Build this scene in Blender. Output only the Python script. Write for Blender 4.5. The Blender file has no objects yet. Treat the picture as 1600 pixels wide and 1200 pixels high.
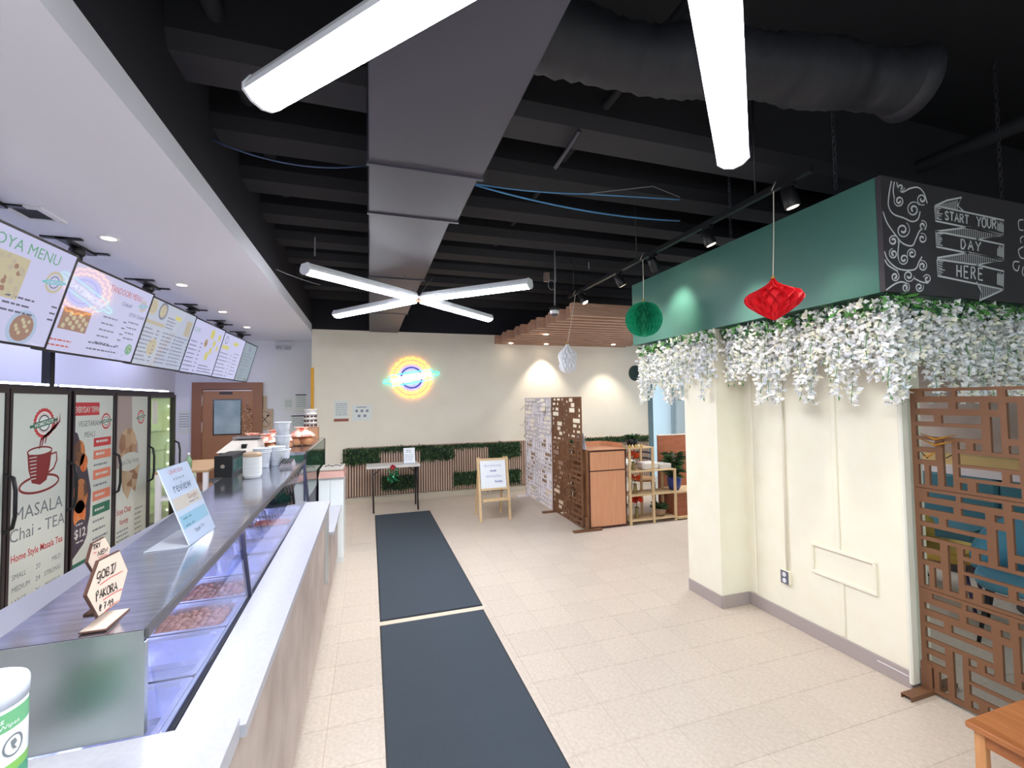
import bpy, math, random
import numpy as np
from mathutils import Vector, Matrix
random.seed(7)
C = bpy.context.scene.collection
# ------------------------------------------------------------------ camera
F, YAW, PITCH, ROLL, HCAM = 694.343, 0.31055, 0.036795, -0.013861, 1.80187
fw = np.array([math.sin(YAW)*math.cos(PITCH), math.cos(YAW)*math.cos(PITCH), math.sin(PITCH)])
r0 = np.array([math.cos(YAW), -math.sin(YAW), 0.0]); u0 = np.cross(r0, fw)
cr, sr = math.cos(ROLL), math.sin(ROLL)
rt = cr*r0 + sr*u0; up = -sr*r0 + cr*u0
cam = bpy.data.objects.new('camera', bpy.data.cameras.new('camera')); C.objects.link(cam)
cam.data.sensor_width = 36; cam.data.lens = F*36/1600; cam.data.clip_start = 0.05
cam.matrix_world = Matrix(((rt[0], up[0], -fw[0], 0), (rt[1], up[1], -fw[1], 0), (rt[2], up[2], -fw[2], HCAM), (0, 0, 0, 1)))
bpy.context.scene.camera = cam
# ------------------------------------------------------------------ world, exposure
S = bpy.context.scene
S.view_settings.view_transform = 'Standard'; S.view_settings.look = 'None'
S.view_settings.exposure = 0.0; S.view_settings.gamma = 1.0; S.view_settings.use_curve_mapping = False
w = bpy.data.worlds.new('daylight'); S.world = w; w.use_nodes = True
w.node_tree.nodes['Background'].inputs[0].default_value = (0.80, 0.90, 1.0, 1)
w.node_tree.nodes['Background'].inputs[1].default_value = 3.5
BAR = 64.0          # radiance of the ceiling light bars
CASE = 24.0          # radiance of the strip inside the food case
SPOT = 40.0

def at(px, py, ax, val):     # the point of plane axis=val that lies on the line of sight of a measured photo point
    d = fw + (px-800)/F*rt - (py-600)/F*up
    o = np.array([0, 0, HCAM]); p = o + d*(val-o[ax])/d[ax]
    return Vector(p)
# ------------------------------------------------------------------ materials
def lin(c):
    return tuple(((x/255)/12.92 if x/255 <= 0.04045 else ((x/255+0.055)/1.055)**2.4) for x in c) + (1,)
MATS = {}
def mat(name, c, rough=0.5, metal=0.0, spec=0.5, noise=0.0, scale=20, c2=None, stretch=(1, 1, 1), bump=0.0, rand=0.0, kind='noise', trans=0.0, sss=0, aniso=0):
    if name in MATS: return MATS[name]
    m = bpy.data.materials.new(name); m.use_nodes = True; nt = m.node_tree; b = nt.nodes['Principled BSDF']
    b.inputs['Base Color'].default_value = lin(c); b.inputs['Roughness'].default_value = rough
    b.inputs['Metallic'].default_value = metal; b.inputs['Specular IOR Level'].default_value = spec
    if trans: b.inputs['Transmission Weight'].default_value = trans
    col = None
    if c2 is not None or bump:
        tc = nt.nodes.new('ShaderNodeTexCoord'); mp = nt.nodes.new('ShaderNodeMapping'); mp.inputs['Scale'].default_value = stretch
        nt.links.new(tc.outputs['Object'], mp.inputs[0])
        if kind == 'voronoi':
            t = nt.nodes.new('ShaderNodeTexVoronoi'); t.inputs['Scale'].default_value = scale; out = t.outputs['Color']
        else:
            t = nt.nodes.new('ShaderNodeTexNoise'); t.inputs['Scale'].default_value = scale; t.inputs['Detail'].default_value = 5; out = t.outputs['Fac']
        nt.links.new(mp.outputs[0], t.inputs['Vector'])
        if c2 is not None:
            rp = nt.nodes.new('ShaderNodeValToRGB'); rp.color_ramp.elements[0].position = 0.32; rp.color_ramp.elements[1].position = 0.68
            rp.color_ramp.elements[0].color = lin(c); rp.color_ramp.elements[1].color = lin(c2)
            nt.links.new(out, rp.inputs[0]); col = rp.outputs[0]
        if bump:
            bp = nt.nodes.new('ShaderNodeBump'); bp.inputs['Strength'].default_value = bump; bp.inputs['Distance'].default_value = 0.01
            nt.links.new(out, bp.inputs['Height']); nt.links.new(bp.outputs[0], b.inputs['Normal'])
    if rand:
        oi = nt.nodes.new('ShaderNodeObjectInfo'); hs = nt.nodes.new('ShaderNodeHueSaturation')
        mr = nt.nodes.new('ShaderNodeMapRange'); mr.inputs[3].default_value = 1-rand; mr.inputs[4].default_value = 1+rand
        nt.links.new(oi.outputs['Random'], mr.inputs[0]); nt.links.new(mr.outputs[0], hs.inputs['Value'])
        if col is not None: nt.links.new(col, hs.inputs['Color'])
        else: hs.inputs['Color'].default_value = lin(c)
        col = hs.outputs[0]
    if col is not None: nt.links.new(col, b.inputs['Base Color'])
    MATS[name] = m; return m
def emit(name, c, s=1.0, base=None, rough=0.5, spec=0.0):
    if name in MATS: return MATS[name]
    m = bpy.data.materials.new(name); m.use_nodes = True; b = m.node_tree.nodes['Principled BSDF']
    b.inputs['Base Color'].default_value = lin(base or (0, 0, 0)); b.inputs['Roughness'].default_value = rough
    b.inputs['Specular IOR Level'].default_value = spec
    b.inputs['Emission Color'].default_value = lin(c); b.inputs['Emission Strength'].default_value = s
    MATS[name] = m; return m
def glass(name, tint=(235, 245, 240), refl=1.0, rough=0.0):
    if name in MATS: return MATS[name]
    m = bpy.data.materials.new(name); m.use_nodes = True; nt = m.node_tree; nt.nodes.clear()
    o = nt.nodes.new('ShaderNodeOutputMaterial'); mx = nt.nodes.new('ShaderNodeMixShader'); t = nt.nodes.new('ShaderNodeBsdfTransparent')
    g = nt.nodes.new('ShaderNodeBsdfGlossy'); g.inputs['Roughness'].default_value = rough; fr = nt.nodes.new('ShaderNodeLayerWeight'); pw = nt.nodes.new('ShaderNodeMath'); pw.operation = 'POWER'; pw.inputs[1].default_value = 5; mu = nt.nodes.new('ShaderNodeMath'); mu.operation = 'MULTIPLY_ADD'; mu.inputs[1].default_value = .93; mu.inputs[2].default_value = .035*refl
    fr.inputs[0].default_value = .5; nt.links.new(fr.outputs['Facing'], pw.inputs[0]); nt.links.new(pw.outputs[0], mu.inputs[0])
    t.inputs[0].default_value = lin(tint)
    nt.links.new(mu.outputs[0], mx.inputs[0]); nt.links.new(t.outputs[0], mx.inputs[1]); nt.links.new(g.outputs[0], mx.inputs[2]); nt.links.new(mx.outputs[0], o.inputs[0])
    MATS[name] = m; return m
white = mat('white_paint', (232, 232, 238), 0.6); cream = mat('cream_paint', (238, 230, 216), 0.75, c2=(234, 226, 211), scale=3)
pcream = mat('pillar_paint', (243, 237, 217), 0.55, c2=(246, 241, 224), scale=6, bump=0.05)
black = mat('black_plastic', (22, 22, 26), 0.4); matte_black = mat('matte_black', (16, 16, 20), 0.7)
steel = mat('brushed_steel', (206, 209, 222), 0.13, 0.95, c2=(182, 186, 196), scale=4, stretch=(1, 14, 1))
steel2 = mat('dull_steel', (190, 196, 196), 0.32, 0.9, c2=(172, 180, 180), scale=3)
pan_steel = mat('pan_steel', (225, 228, 245), 0.22, 0.85)
chrome = mat('chrome', (210, 210, 215), 0.15, 1.0)
quartz = mat('white_quartz', (184, 184, 194), 0.3, spec=.35, c2=(177, 177, 188), scale=70)
wood_light = mat('pine_wood', (222, 192, 150), 0.5, c2=(204, 172, 130), scale=6, stretch=(6, 6, 0.6))
# ------------------------------------------------------------------ mesh builder
WL = {}
class MB:
    def __init__(s): s.v = []; s.f = []; s.m = []; s.ms = []; s.cur = 0; s.smooth = []
    def use(s, m):
        if m not in s.ms: s.ms.append(m)
        s.cur = s.ms.index(m); return s
    def add(s, vs, fs, smooth=False):
        b = len(s.v); s.v += [Vector(q) for q in vs]
        for f in fs: s.f.append([b+i for i in f]); s.m.append(s.cur); s.smooth.append(smooth)
        return s
    def box(s, x0, x1, y0, y1, z0, z1):
        return s.hexa([(x0, y0, z0), (x1, y0, z0), (x1, y1, z0), (x0, y1, z0), (x0, y0, z1), (x1, y0, z1), (x1, y1, z1), (x0, y1, z1)])
    def hexa(s, p):
        return s.add(p, [(3, 2, 1, 0), (4, 5, 6, 7), (0, 1, 5, 4), (1, 2, 6, 5), (2, 3, 7, 6), (3, 0, 4, 7)])
    def bbox(s, x0, x1, y0, y1, z0, z1, b=0.006):     # box with bevelled vertical edges and top edge
        pts = [(x0+b, y0), (x1-b, y0), (x1, y0+b), (x1, y1-b), (x1-b, y1), (x0+b, y1), (x0, y1-b), (x0, y0+b)]
        cx, cy = (x0+x1)/2, (y0+y1)/2
        def ring(z, ins): return [(x+(ins if x < cx else -ins), y+(ins if y < cy else -ins), z) for x, y in pts]
        rs = [ring(z0, b*.6), ring(z0+b*.6, 0), ring(z1-b*.6, 0), ring(z1, b*.6)]
        return s.loft(rs, caps=True)
    def loft(s, rings, caps=False, closed=True, smooth=False):
        n = len(rings[0]); vs = [p for r in rings for p in r]; fs = []
        for i in range(len(rings)-1):
            for j in range(n if closed else n-1):
                k = (j+1) % n; fs.append((i*n+j, i*n+k, (i+1)*n+k, (i+1)*n+j))
        if caps: fs.append(tuple(range(n))[::-1]); fs.append(tuple((len(rings)-1)*n+j for j in range(n)))
        b = len(s.v); s.v += [Vector(q) for q in vs]
        for i, f in enumerate(fs):
            s.f.append([b+k for k in f]); s.m.append(s.cur); s.smooth.append(smooth and len(f) == 4)
        return s
    def tube(s, path, r, n=8, caps=True, closed=False):
        path = [Vector(p) for p in path]; rings = []; N = len(path); prev = None
        for i, p in enumerate(path):
            if closed: d = path[(i+1) % N]-path[i-1]
            else: d = (path[min(i+1, N-1)]-path[max(i-1, 0)])
            if d.length < 1e-9: d = Vector((0, 0, 1))
            d.normalize()
            if prev is None:
                a = Vector((0, 0, 1)) if abs(d.z) < 0.9 else Vector((1, 0, 0)); a = (a-d*a.dot(d)).normalized()
            else:
                a = prev-d*prev.dot(d); a = a.normalized() if a.length > 1e-6 else d.orthogonal().normalized()
            prev = a; b = d.cross(a); rr = r[i] if isinstance(r, (list, tuple)) else r
            rings.append([p+(a*math.cos(t)+b*math.sin(t))*rr for t in [2*math.pi*k/n for k in range(n)]])
        if closed: rings.append(rings[0]); caps = False
        return s.loft(rings, caps=caps, smooth=True)
    def lathe(s, c, prof, n=20, caps=True, smooth=True):
        c = Vector(c); rings = [[c+Vector((r*math.cos(2*math.pi*k/n), r*math.sin(2*math.pi*k/n), z)) for k in range(n)] for r, z in prof]
        return s.loft(rings, caps=caps, smooth=smooth)
    def prism(s, pts, d):       # closed outline extruded by vector d
        pts = [Vector(p) for p in pts]; d = Vector(d); return s.loft([pts, [p+d for p in pts]], caps=True)
    def poly(s, pts): return s.add(pts, [tuple(range(len(pts)))])
    def build(s, name, m=None, parent=None, label=None, cat=None, group=None, kind=None, loc=None):
        me = bpy.data.meshes.new(name)
        if parent is not None: o0 = WL[parent.name]
        elif loc is not None: o0 = Vector(loc)
        else:
            xs = [v.x for v in s.v]; ys = [v.y for v in s.v]; zs = [v.z for v in s.v]
            o0 = Vector(((min(xs)+max(xs))/2, (min(ys)+max(ys))/2, min(zs)))
            if kind == 'structure': o0 = Vector((0, 0, 0))
        me.from_pydata([tuple(v-o0) for v in s.v], [], s.f)
        for mm in (s.ms or [m]): me.materials.append(mm)
        if s.ms: me.polygons.foreach_set('material_index', s.m)
        me.polygons.foreach_set('use_smooth', s.smooth); me.update()
        o = bpy.data.objects.new(name, me); C.objects.link(o)
        if parent is not None: o.parent = parent; WL[o.name] = o0
        else: o.location = o0; WL[o.name] = o0
        tag(o, label, cat, group, kind); return o
def tag(o, label=None, cat=None, group=None, kind=None):
    if label: o['label'] = label
    if cat: o['category'] = cat
    if group: o['group'] = group
    if kind: o['kind'] = kind
    return o
def thing(name, label, cat, loc, group=None):
    o = bpy.data.objects.new(name, None); C.objects.link(o); o.location = loc; WL[o.name] = Vector(loc)
    return tag(o, label, cat, group)
def kids(o): return [c for c in bpy.data.objects if c.parent == o]
def dup(o, loc=None, rz=None, label=None, parent=None):
    c = o.copy(); C.objects.link(c); WL[c.name] = Vector(loc) if loc is not None else WL[o.name]
    if parent is not None: c.parent = parent
    if loc is not None: c.location = loc
    if rz is not None: c.rotation_euler = (0, 0, rz)
    if label: c['label'] = label
    for k in kids(o): dup(k, parent=c)
    return c
def struct(name, mb, m=None, parent=None): return mb.build(name, m, parent, kind=None if parent else 'structure')
class Frame:        # a plane to print or draw on
    def __init__(s, o, u, v, off=0.0):
        s.o = Vector(o); s.u = Vector(u).normalized(); s.v = Vector(v).normalized(); s.n = s.u.cross(s.v); s.off = off
    def P(s, a, b, h=0.0): return s.o+s.u*a+s.v*b+s.n*(h+s.off)
def rect(mb, fr, a0, a1, b0, b1, h=0): mb.poly([fr.P(a0, b0, h), fr.P(a1, b0, h), fr.P(a1, b1, h), fr.P(a0, b1, h)])
def disc(mb, fr, a, b, r, h=0, n=28, sx=1.0): mb.poly([fr.P(a+sx*r*math.cos(2*math.pi*k/n), b+r*math.sin(2*math.pi*k/n), h) for k in range(n)])
def ribbon(mb, pts, wd, nrm, closed=False):
    pts = [Vector(p) for p in pts]; N = len(pts); L = []; R = []
    for i in range(N):
        if closed: d = pts[(i+1) % N]-pts[i-1]
        else: d = pts[min(i+1, N-1)]-pts[max(i-1, 0)]
        s = d.cross(nrm)
        if s.length < 1e-9: s = Vector((0, 0, 1))
        s.normalize(); ww = wd[i] if isinstance(wd, list) else wd
        L.append(pts[i]+s*ww/2); R.append(pts[i]-s*ww/2)
    b = L+R; M = N if closed else N-1
    mb.add(b, [(i, (i+1) % N, N+(i+1) % N, N+i) for i in range(M)])
def arc(cx, cy, r, a0, a1, n=24, ry=None): return [(cx+r*math.cos(math.radians(a0+(a1-a0)*k/n)), cy+(ry or r)*math.sin(math.radians(a0+(a1-a0)*k/n))) for k in range(n+1)]
TXT = {}
def text(mb, fr, s, a, b, size, h=0.0, align='LEFT', sx=1.0, rot=0.0, bold=0.0):
    key = (s, align, bold)
    if key not in TXT:
        cu = bpy.data.curves.new('t', 'FONT'); cu.body = s; cu.align_x = align; cu.size = 1; cu.resolution_u = 2; cu.offset = bold
        ob = bpy.data.objects.new('t', cu); C.objects.link(ob)
        dg = bpy.context.evaluated_depsgraph_get(); me = ob.evaluated_get(dg).to_mesh()
        TXT[key] = ([tuple(v.co) for v in me.vertices], [tuple(p.vertices) for p in me.polygons])
        ob.evaluated_get(dg).to_mesh_clear(); bpy.data.objects.remove(ob); bpy.data.curves.remove(cu)
    vs, fs = TXT[key]; c, s_ = math.cos(rot), math.sin(rot)
    mb.add([fr.P(a+(x*sx*c-y*s_)*size, b+(x*sx*s_+y*c)*size, h) for x, y, z in vs], fs)
ST = {'S': [[(.9, .85), (.5, 1), (.1, .8), (.3, .55), (.75, .42), (.9, .18), (.5, 0), (.08, .15)]], 'T': [[(0, 1), (1, 1)], [(.5, 1), (.5, 0)]],
 'A': [[(0, 0), (.5, 1), (1, 0)], [(.2, .38), (.8, .38)]], 'R': [[(.1, 0), (.1, 1), (.7, .98), (.85, .75), (.6, .52), (.1, .48)], [(.45, .5), (.95, 0)]],
 'Y': [[(0, 1), (.5, .5), (1, 1)], [(.5, .5), (.45, 0)]], 'O': [[(.5, 1), (.15, .85), (.02, .5), (.15, .12), (.5, 0), (.85, .12), (.98, .5), (.85, .88), (.5, 1)]],
 'U': [[(.05, 1), (.08, .25), (.5, 0), (.9, .25), (.95, 1)]], 'D': [[(.1, 0), (.1, 1), (.6, .95), (.95, .5), (.6, .04), (.1, 0)]],
 'H': [[(.08, 0), (.08, 1)], [(.92, 0), (.92, 1)], [(.08, .5), (.92, .5)]], 'E': [[(.95, 1), (.1, 1), (.1, 0), (.95, 0)], [(.1, .52), (.8, .52)]],
 'N': [[(.05, 0), (.1, 1), (.85, 0), (.95, 1)]], 'W': [[(0, 1), (.2, 0), (.5, .8), (.75, 0), (1, 1)]],
 'G': [[(.95, .85), (.55, 1), (.1, .75), (.05, .35), (.4, .2), (.8, .4), (.85, .6), (.8, -.1), (.5, -.35), (.2, -.2)]],
 'B': [[(.1, 0), (.15, 1), (.65, .95), (.75, .72), (.2, .5), (.8, .35), (.75, .05), (.1, 0)]], 'I': [[(.1, 1), (.95, 1)], [(.5, 1), (.45, .05)], [(0, 0), (.7, 0), (1.1, .4), (1.3, 1.1)]],
 'P': [[(.2, -.2), (.1, .9), (.6, 1.05), (.8, .8), (.6, .55), (.15, .5)]], 'K': [[(.1, 0), (.1, 1)], [(.85, 1), (.1, .5), (.95, 0)]],
 '@': [[(.7, .5), (.5, .7), (.3, .5), (.5, .3), (.7, .45), (.75, .75), (.5, .95), (.1, .8), (.02, .4), (.2, .05), (.7, 0)]],
 '7': [[(0, 1), (.9, 1), (.35, 0)], [(.2, .5), (.8, .5)]], '9': [[(.85, .75), (.5, 1), (.15, .75), (.4, .5), (.85, .7), (.75, 0)]], '.': [[(.3, .35), (.7, .38)]],
 'M': [[(0, 0), (.1, 1), (.5, .35), (.9, 1), (1, 0)]]}
def strokes(mapf, s, a, b, wd, h, gap, draw):
    for ch in s:
        if ch == ' ': a += wd*.7; continue
        for pl in ST[ch]: draw([mapf(a+x*wd, b+y*h) for x, y in pl])
        a += wd*(1+gap) if ch not in '.' else wd*.7

# ------------------------------------------------------------------ setting
WB = 8.45       # back wall
XK = -3.45      # kitchen side wall
KB = 9.8        # kitchen end wall
XR = 6.35       # right wall
YF = -3.2       # storefront behind the camera
ZC = 4.2
tile_m = mat('vinyl_tile', (212, 199, 186), 0.33, spec=0.4, c2=(198, 184, 170), scale=45, rand=0.028)
grout = mat('tile_joint', (118, 106, 96), 0.9)
fl = struct('floor', MB().box(XK, XR+.2, YF, KB+1.2, -0.1, -0.003), grout)
T = .3048; gx, gy = 1.298, 2.42
tm = MB(); g = .0017; tm.add([(-T/2+g, -T/2+g, 0), (T/2-g, -T/2+g, 0), (T/2-g, T/2-g, 0), (-T/2+g, T/2-g, 0), (-T/2, -T/2, -.003), (T/2, -T/2, -.003), (T/2, T/2, -.003), (-T/2, T/2, -.003)],
    [(0, 1, 2, 3), (4, 5, 1, 0), (5, 6, 2, 1), (6, 7, 3, 2), (7, 4, 0, 3)])
tme = bpy.data.meshes.new('tile'); tme.from_pydata([tuple(v) for v in tm.v], [], tm.f); tme.materials.append(tile_m)
spots = []; far = MB()
for i in range(-16, 18):
    for j in range(-19, 29):
        cx, cy = gx+(i+.5)*T, gy+(j+.5)*T
        if cx < XK-.1 or cx > XR+.1 or cy < YF or cy > KB+1.1: continue
        z = cx*fw[0]+cy*fw[1]
        vis = -0.5 < cx < 3.6 and cy > 1.1 and z > 0.9
        spots.append(((0 if vis else 1), z, cx, cy))
spots.sort()
for k, (a, z, cx, cy) in enumerate(spots):
    if k < 298:
        o = bpy.data.objects.new('tile', tme); C.objects.link(o); o.parent = fl; o.location = (cx, cy, 0)
    else: far.add([v+Vector((cx, cy, 0)) for v in tm.v], tm.f)
o = far.build('tile', tile_m, fl); o['kind'] = 'stuff'; o['label'] = 'beige speckled floor tiles out in the distance'
dark = mat('ceiling_black', (24, 25, 33), 0.8)
dark2 = mat('duct_black', (58, 57, 70), 0.5)
dark3 = mat('wall_black', (20, 21, 32), 0.85)
ceil = struct('ceiling', MB().box(XK-.2, XR+.2, YF, KB+1.2, ZC, ZC+.15), dark)
for k in range(9):
    y = 2.55+k*.68
    MB().prism([(XK+.01, y, ZC), (XK+.01, y, 3.68), (XK+.01, y+.05, 3.6), (XK+.01, y+.29, 3.6), (XK+.01, y+.34, 3.68), (XK+.01, y+.34, ZC)], (XR-XK-.02, 0, 0)).build('beam', mat('beam_grey', (42, 42, 50), .7) if k == 0 else dark, ceil)
for x, zz, r in ((-.75, 3.8, .05), (1.5, 3.75, .03), (4.6, 3.8, .06)):
    MB().tube([(x, .8, zz), (x, 8.4, zz)], r, 10).build('pipe', dark, ceil)
# white dropped soffit over the counter
sof = struct('ceiling_soffit', MB().box(XK, -.964, YF+.02, KB-.002, 3.05, 3.19), mat('soffit_paint', (232, 234, 246), 0.55))
struct('wall_soffit', MB().box(-.99, -.968, YF+.02, KB, 3.19, ZC), dark3)
# walls
wb = struct('wall_back', MB().box(-.96, 5.89, WB, WB+.14, 0, 3.1), cream)
struct('wall_back_upper', MB().box(-.96, XR+.2, WB-.01, WB+.14, 3.1, ZC), dark3)
struct('wall_partition', MB().box(-.96, -.82, WB+.14, KB, 0, 3.1), white)
struct('trim_1', MB().bbox(-.975, -.925, WB-.025, WB+.02, .95, 2.42, .004), mat('yellow_trim', (226, 165, 40), .5))
struct('wall_left', MB().box(XK-.12, XK, YF, KB+.12, 0, ZC), white)
struct('wall_kitchen', MB().box(XK-.1, -.82, KB, KB+.12, 0, ZC), white)
taupe = mat('taupe_plaster', (176, 162, 156), 0.7, c2=(150, 132, 124), scale=2.5)
struct('wall_right', MB().box(XR, XR+.15, YF, 4.8, 0, ZC), taupe)
paleb = mat('pale_blue_paint', (208, 230, 240), 0.6); teal_g = mat('teal_grey', (108, 130, 138), .6)
struct('wall_right_rear', MB().box(XR, XR+.15, 4.8, KB+1.2, 0, ZC), paleb)
struct('wall_recess', MB().box(5.89, XR, KB-.4, KB-.3, 0, 3.1), paleb)
struct('trim_2', MB().box(5.86, 5.98, WB-.012, WB+.14, 0, 3.1), teal_g)
struct('trim_3', MB().box(XR-.03, XR-.001, at(1052, 640, 0, XR).y-.05, at(1052, 640, 0, XR).y+.05, 0, 3.1), mat('blue_mullion', (150, 176, 190), .5))
struct('baseboard_back', MB().box(-.8, 5.86, WB-.03, WB, 0, .1), mat('base_cream', (196, 184, 166), .6))
# storefront behind the camera: wall with three big windows
wf = struct('wall_front', MB().box(XK, XR, YF-.15, YF, 0, .35).box(XK, XR, YF-.15, YF, 2.9, ZC).box(XK, -.9, YF-.15, YF, .35, 2.9).box(1.3, 1.6, YF-.15, YF, .35, 2.9).box(3.8, 4.1, YF-.15, YF, .35, 2.9).box(6.2, XR, YF-.15, YF, .35, 2.9), cream)
for k, (a, b) in enumerate(((-.9, 1.3), (1.6, 3.8), (4.1, 6.2))):
    wn = struct(f'window_{k+1}', MB().box(a, a+.05, YF-.1, YF-.02, .35, 2.9).box(b-.05, b, YF-.1, YF-.02, .35, 2.9).box(a, b, YF-.1, YF-.02, .35, .4).box(a, b, YF-.1, YF-.02, 2.85, 2.9), mat('alu', (150, 150, 155), .4, .8))
    MB().box(a+.05, b-.05, YF-.065, YF-.055, .4, 2.85).build('pane', glass('clear_glass'), wn)
struct('ground_1', MB().box(-20, 20, -25, YF-.15, -.12, -.02), mat('pavement', (150, 148, 145), .9))
# long flat duct and round flexible duct
t = thing('air_duct', 'wide flat dark rectangular duct running to the back wall', 'duct', (.28, 4, 3.08))
for k, (y0, y1, xw) in enumerate(((-1.5, .9, .64), (.9, 2.45, .62), (2.45, 3.1, .60), (3.1, 4.7, .55), (4.7, 6.6, .53), (6.6, WB-.015, .51))):
    MB().bbox(-.003, xw, y0+.004, y1-.004, 3.08, 3.55, .01).build('duct_section', dark2, t)
    MB().box(-.012, xw+.009, y1-.012, y1+.012, 3.072, 3.56).build('joint_flange', dark2, t) if k < 5 else None
t = thing('flexible_duct', 'sagging round insulated duct crossing above the near lights', 'duct', (1.9, 1.7, 3.4))
mb = MB(); path = []; rad = []
ctl = [Vector((.66, 1.92, 3.56))]+[at(x_, y_, 2, 3.5) for x_, y_ in ((1000, 95), (1150, 100), (1300, 120), (1425, 132))]
for a_, b_ in zip(ctl, ctl[1:]):
    for q in range(14): path.append(a_.lerp(b_, q/14)+Vector((0, .008*random.random(), .012*random.random()))); rad.append(.15+.010*(q % 2)+.01*math.sin(len(path)*.35))
mb.tube(path, rad, 20).build('sleeve', mat('duct_wrap', (40, 41, 50), .6, bump=.6, c2=(33, 34, 43), scale=9), t)
dv = (ctl[-1]-ctl[-2]).normalized(); MB().tube([path[-1]-dv*.05, path[-1]+dv*.03, path[-1]+dv*.07], [.16, .19, .15], 20).build('collar', mat('duct_wrap', (1, 1, 1)), t)
# data cables
blue = mat('blue_cable', (90, 150, 205), .5); greyc = mat('grey_cable', (120, 122, 130), .5)
def sag(a, b, d, n=14): return [Vector(a).lerp(Vector(b), k/n)-Vector((0, 0, d*4*(k/n)*(1-k/n))) for k in range(n+1)]
MB().tube(sag(at(736, 286, 2, 3.55), at(915, 303, 2, 3.55), .02)+sag(at(915, 303, 2, 3.55), at(1062, 312, 2, 3.55), .0)[1:], .006, 6).build('cable', blue, label='upper of two blue cables slung right of the flat duct', cat='cable')
MB().tube(sag(at(738, 288, 2, 3.55), at(1062, 345, 2, 3.55), .06), .008, 6).build('cable', blue, label='lower thicker blue cable slung right of the flat duct', cat='cable')
MB().tube(sag(at(915, 303, 2, 3.55), at(1020, 291, 2, 3.55), .0)+sag(at(1020, 291, 2, 3.55), at(1062, 308, 2, 3.55), 0)[1:], .004, 6).build('cable', greyc, label='thin pale grey cable bent over a hanger rod above the far light', cat='cable')
MB().tube(sag(at(330, 218, 2, 3.5), at(576, 258, 2, 3.5), .08), .006, 6).build('cable', mat('dull_blue_cable', (70, 90, 130), .5), label='bluish cable sagging left of the flat duct', cat='cable')
MB().tube(sag(at(432, 421, 2, 3.1), at(500, 445, 2, 3.12), .01), .004, 6).build('cable', greyc, label='short grey cable leading from white soffit edge towards far light', cat='cable')
# chains and hanger rods
chain_m = mat('chain_metal', (70, 70, 80), .5, .6)
def chain(p, z1, lab):
    mb = MB(); z = p[2]; k = 0
    while z < z1:
        a = (.011, 0) if k % 2 else (0, .011)
        mb.tube([(p[0]+a[0]*math.cos(q), p[1]+a[1]*math.cos(q), z+.02+.024*math.sin(q)) for q in [i*math.pi/4 for i in range(8)]], .0035, 5, closed=True); z += .036; k += 1
    mb.build('chain', chain_m, label=lab, cat='chain')
chain((2.95, 2.1, 3.17), ZC, 'dark steel chain holding the green bulkhead, just behind its front corner')
chain((2.95, 3.0, 3.17), ZC, 'dark steel chain halfway along the green bulkhead')
chain((4.3, 1.9, 3.17), ZC, 'dark steel chain above the chalkboard at the right edge')
for px, py, lab in ((868, 440, 'thin dark rod dropping beside the dome camera loop'), (920, 420, 'thin dark hanger rod dropping onto the light track'), (492, 400, 'thin dark hanger rod left of the flat duct')):
    p = at(px, py, 1, 5.3); MB().tube([(p.x, p.y, p.z), (p.x, p.y, ZC)], .008, 6).build('hanger_rod', greyc, label=lab, cat='rod')
# slotted strut
p = at(905, 205, 2, 3.55); q = at(868, 262, 2, 3.55)
MB().tube([p, q], .018, 4).build('slotted_strut', mat('strut', (90, 90, 100), .5, .5), label='slotted metal strut hanging slanted under a dark beam', cat='strut')
# ------------------------------------------------------------------ X light fixtures
bar_em = emit('light_diffuser', (248, 250, 255), BAR)
bar_body = mat('light_body', (228, 230, 238), .4)
def fixture(c, tips, lab):
    t = thing('cross_light', lab, 'ceiling light', c)
    c = Vector(c)
    for tp in tips:
        tp = Vector(tp); d = (tp-c).normalized(); s = Vector((-d.y, d.x, 0)); a = c+d*.07; b = tp
        w_ = .062
        pr = [(-w_, .0), (-w_, .02), (-w_*.7, .055), (w_*.7, .055), (w_, .02), (w_, .0)]
        MB().loft([[q+s*x+Vector((0, 0, z+.012)) for x, z in pr] for q in (a, b)], caps=True).build('light_bar', bar_body, t)
        pd = [(w_*math.cos(math.pi*k/8)*.93, -.03*math.sin(math.pi*k/8)) for k in range(9)]
        MB().loft([[q+s*x+Vector((0, 0, z+.013)) for x, z in pd] for q in (a+d*.01, b-d*.01)], caps=True).build('diffuser', bar_em, t)
        pe = [(-w_-.003, .0), (-w_-.003, .024), (-w_*.7, .06), (w_*.7, .06), (w_+.003, .024), (w_+.003, 0), (w_*.6, -.024), (0, -.034), (-w_*.6, -.024)]
        MB().prism([b+s*x+Vector((0, 0, z+.012)) for x, z in pe], d*.012).build('end_cap', bar_body, t)
    MB().lathe(c, [(.05, .0), (.06, .01), (.06, .07), (.03, .09), (.012, .1)], 16).build('hub', chrome, t)
    for sx in (-.05, .05):
        MB().tube([c+Vector((sx*.5, 0, .08)), c+Vector((sx*3, 0, .258))], .002, 5).build('suspension_wire', greyc, t)
zf = 2.82
fixture((.474, 4.53, zf), [(-.47, 3.75, zf), (1.37, 3.72, zf), (-.36, 5.6, zf), (1.44, 5.42, zf)], 'lit white cross-shaped light with four bars, far one near neon sign')
fixture((5.2, 5.15, zf), [(4.4, 4.5, zf), (6.0, 4.5, zf), (4.5, 5.85, zf), (5.95, 5.85, zf)], 'lit cross-shaped light added to brighten the back, hidden behind the green bulkhead')  # added fill light, out of sight, lifts the back wall
fixture((.578, .636, zf), [(-.34, 1.65, zf), (1.51, 1.51, zf), (-.32, -.3, zf), (1.47, -.3, zf)], 'lit white cross-shaped light, near one cut off by the frame top')
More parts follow.
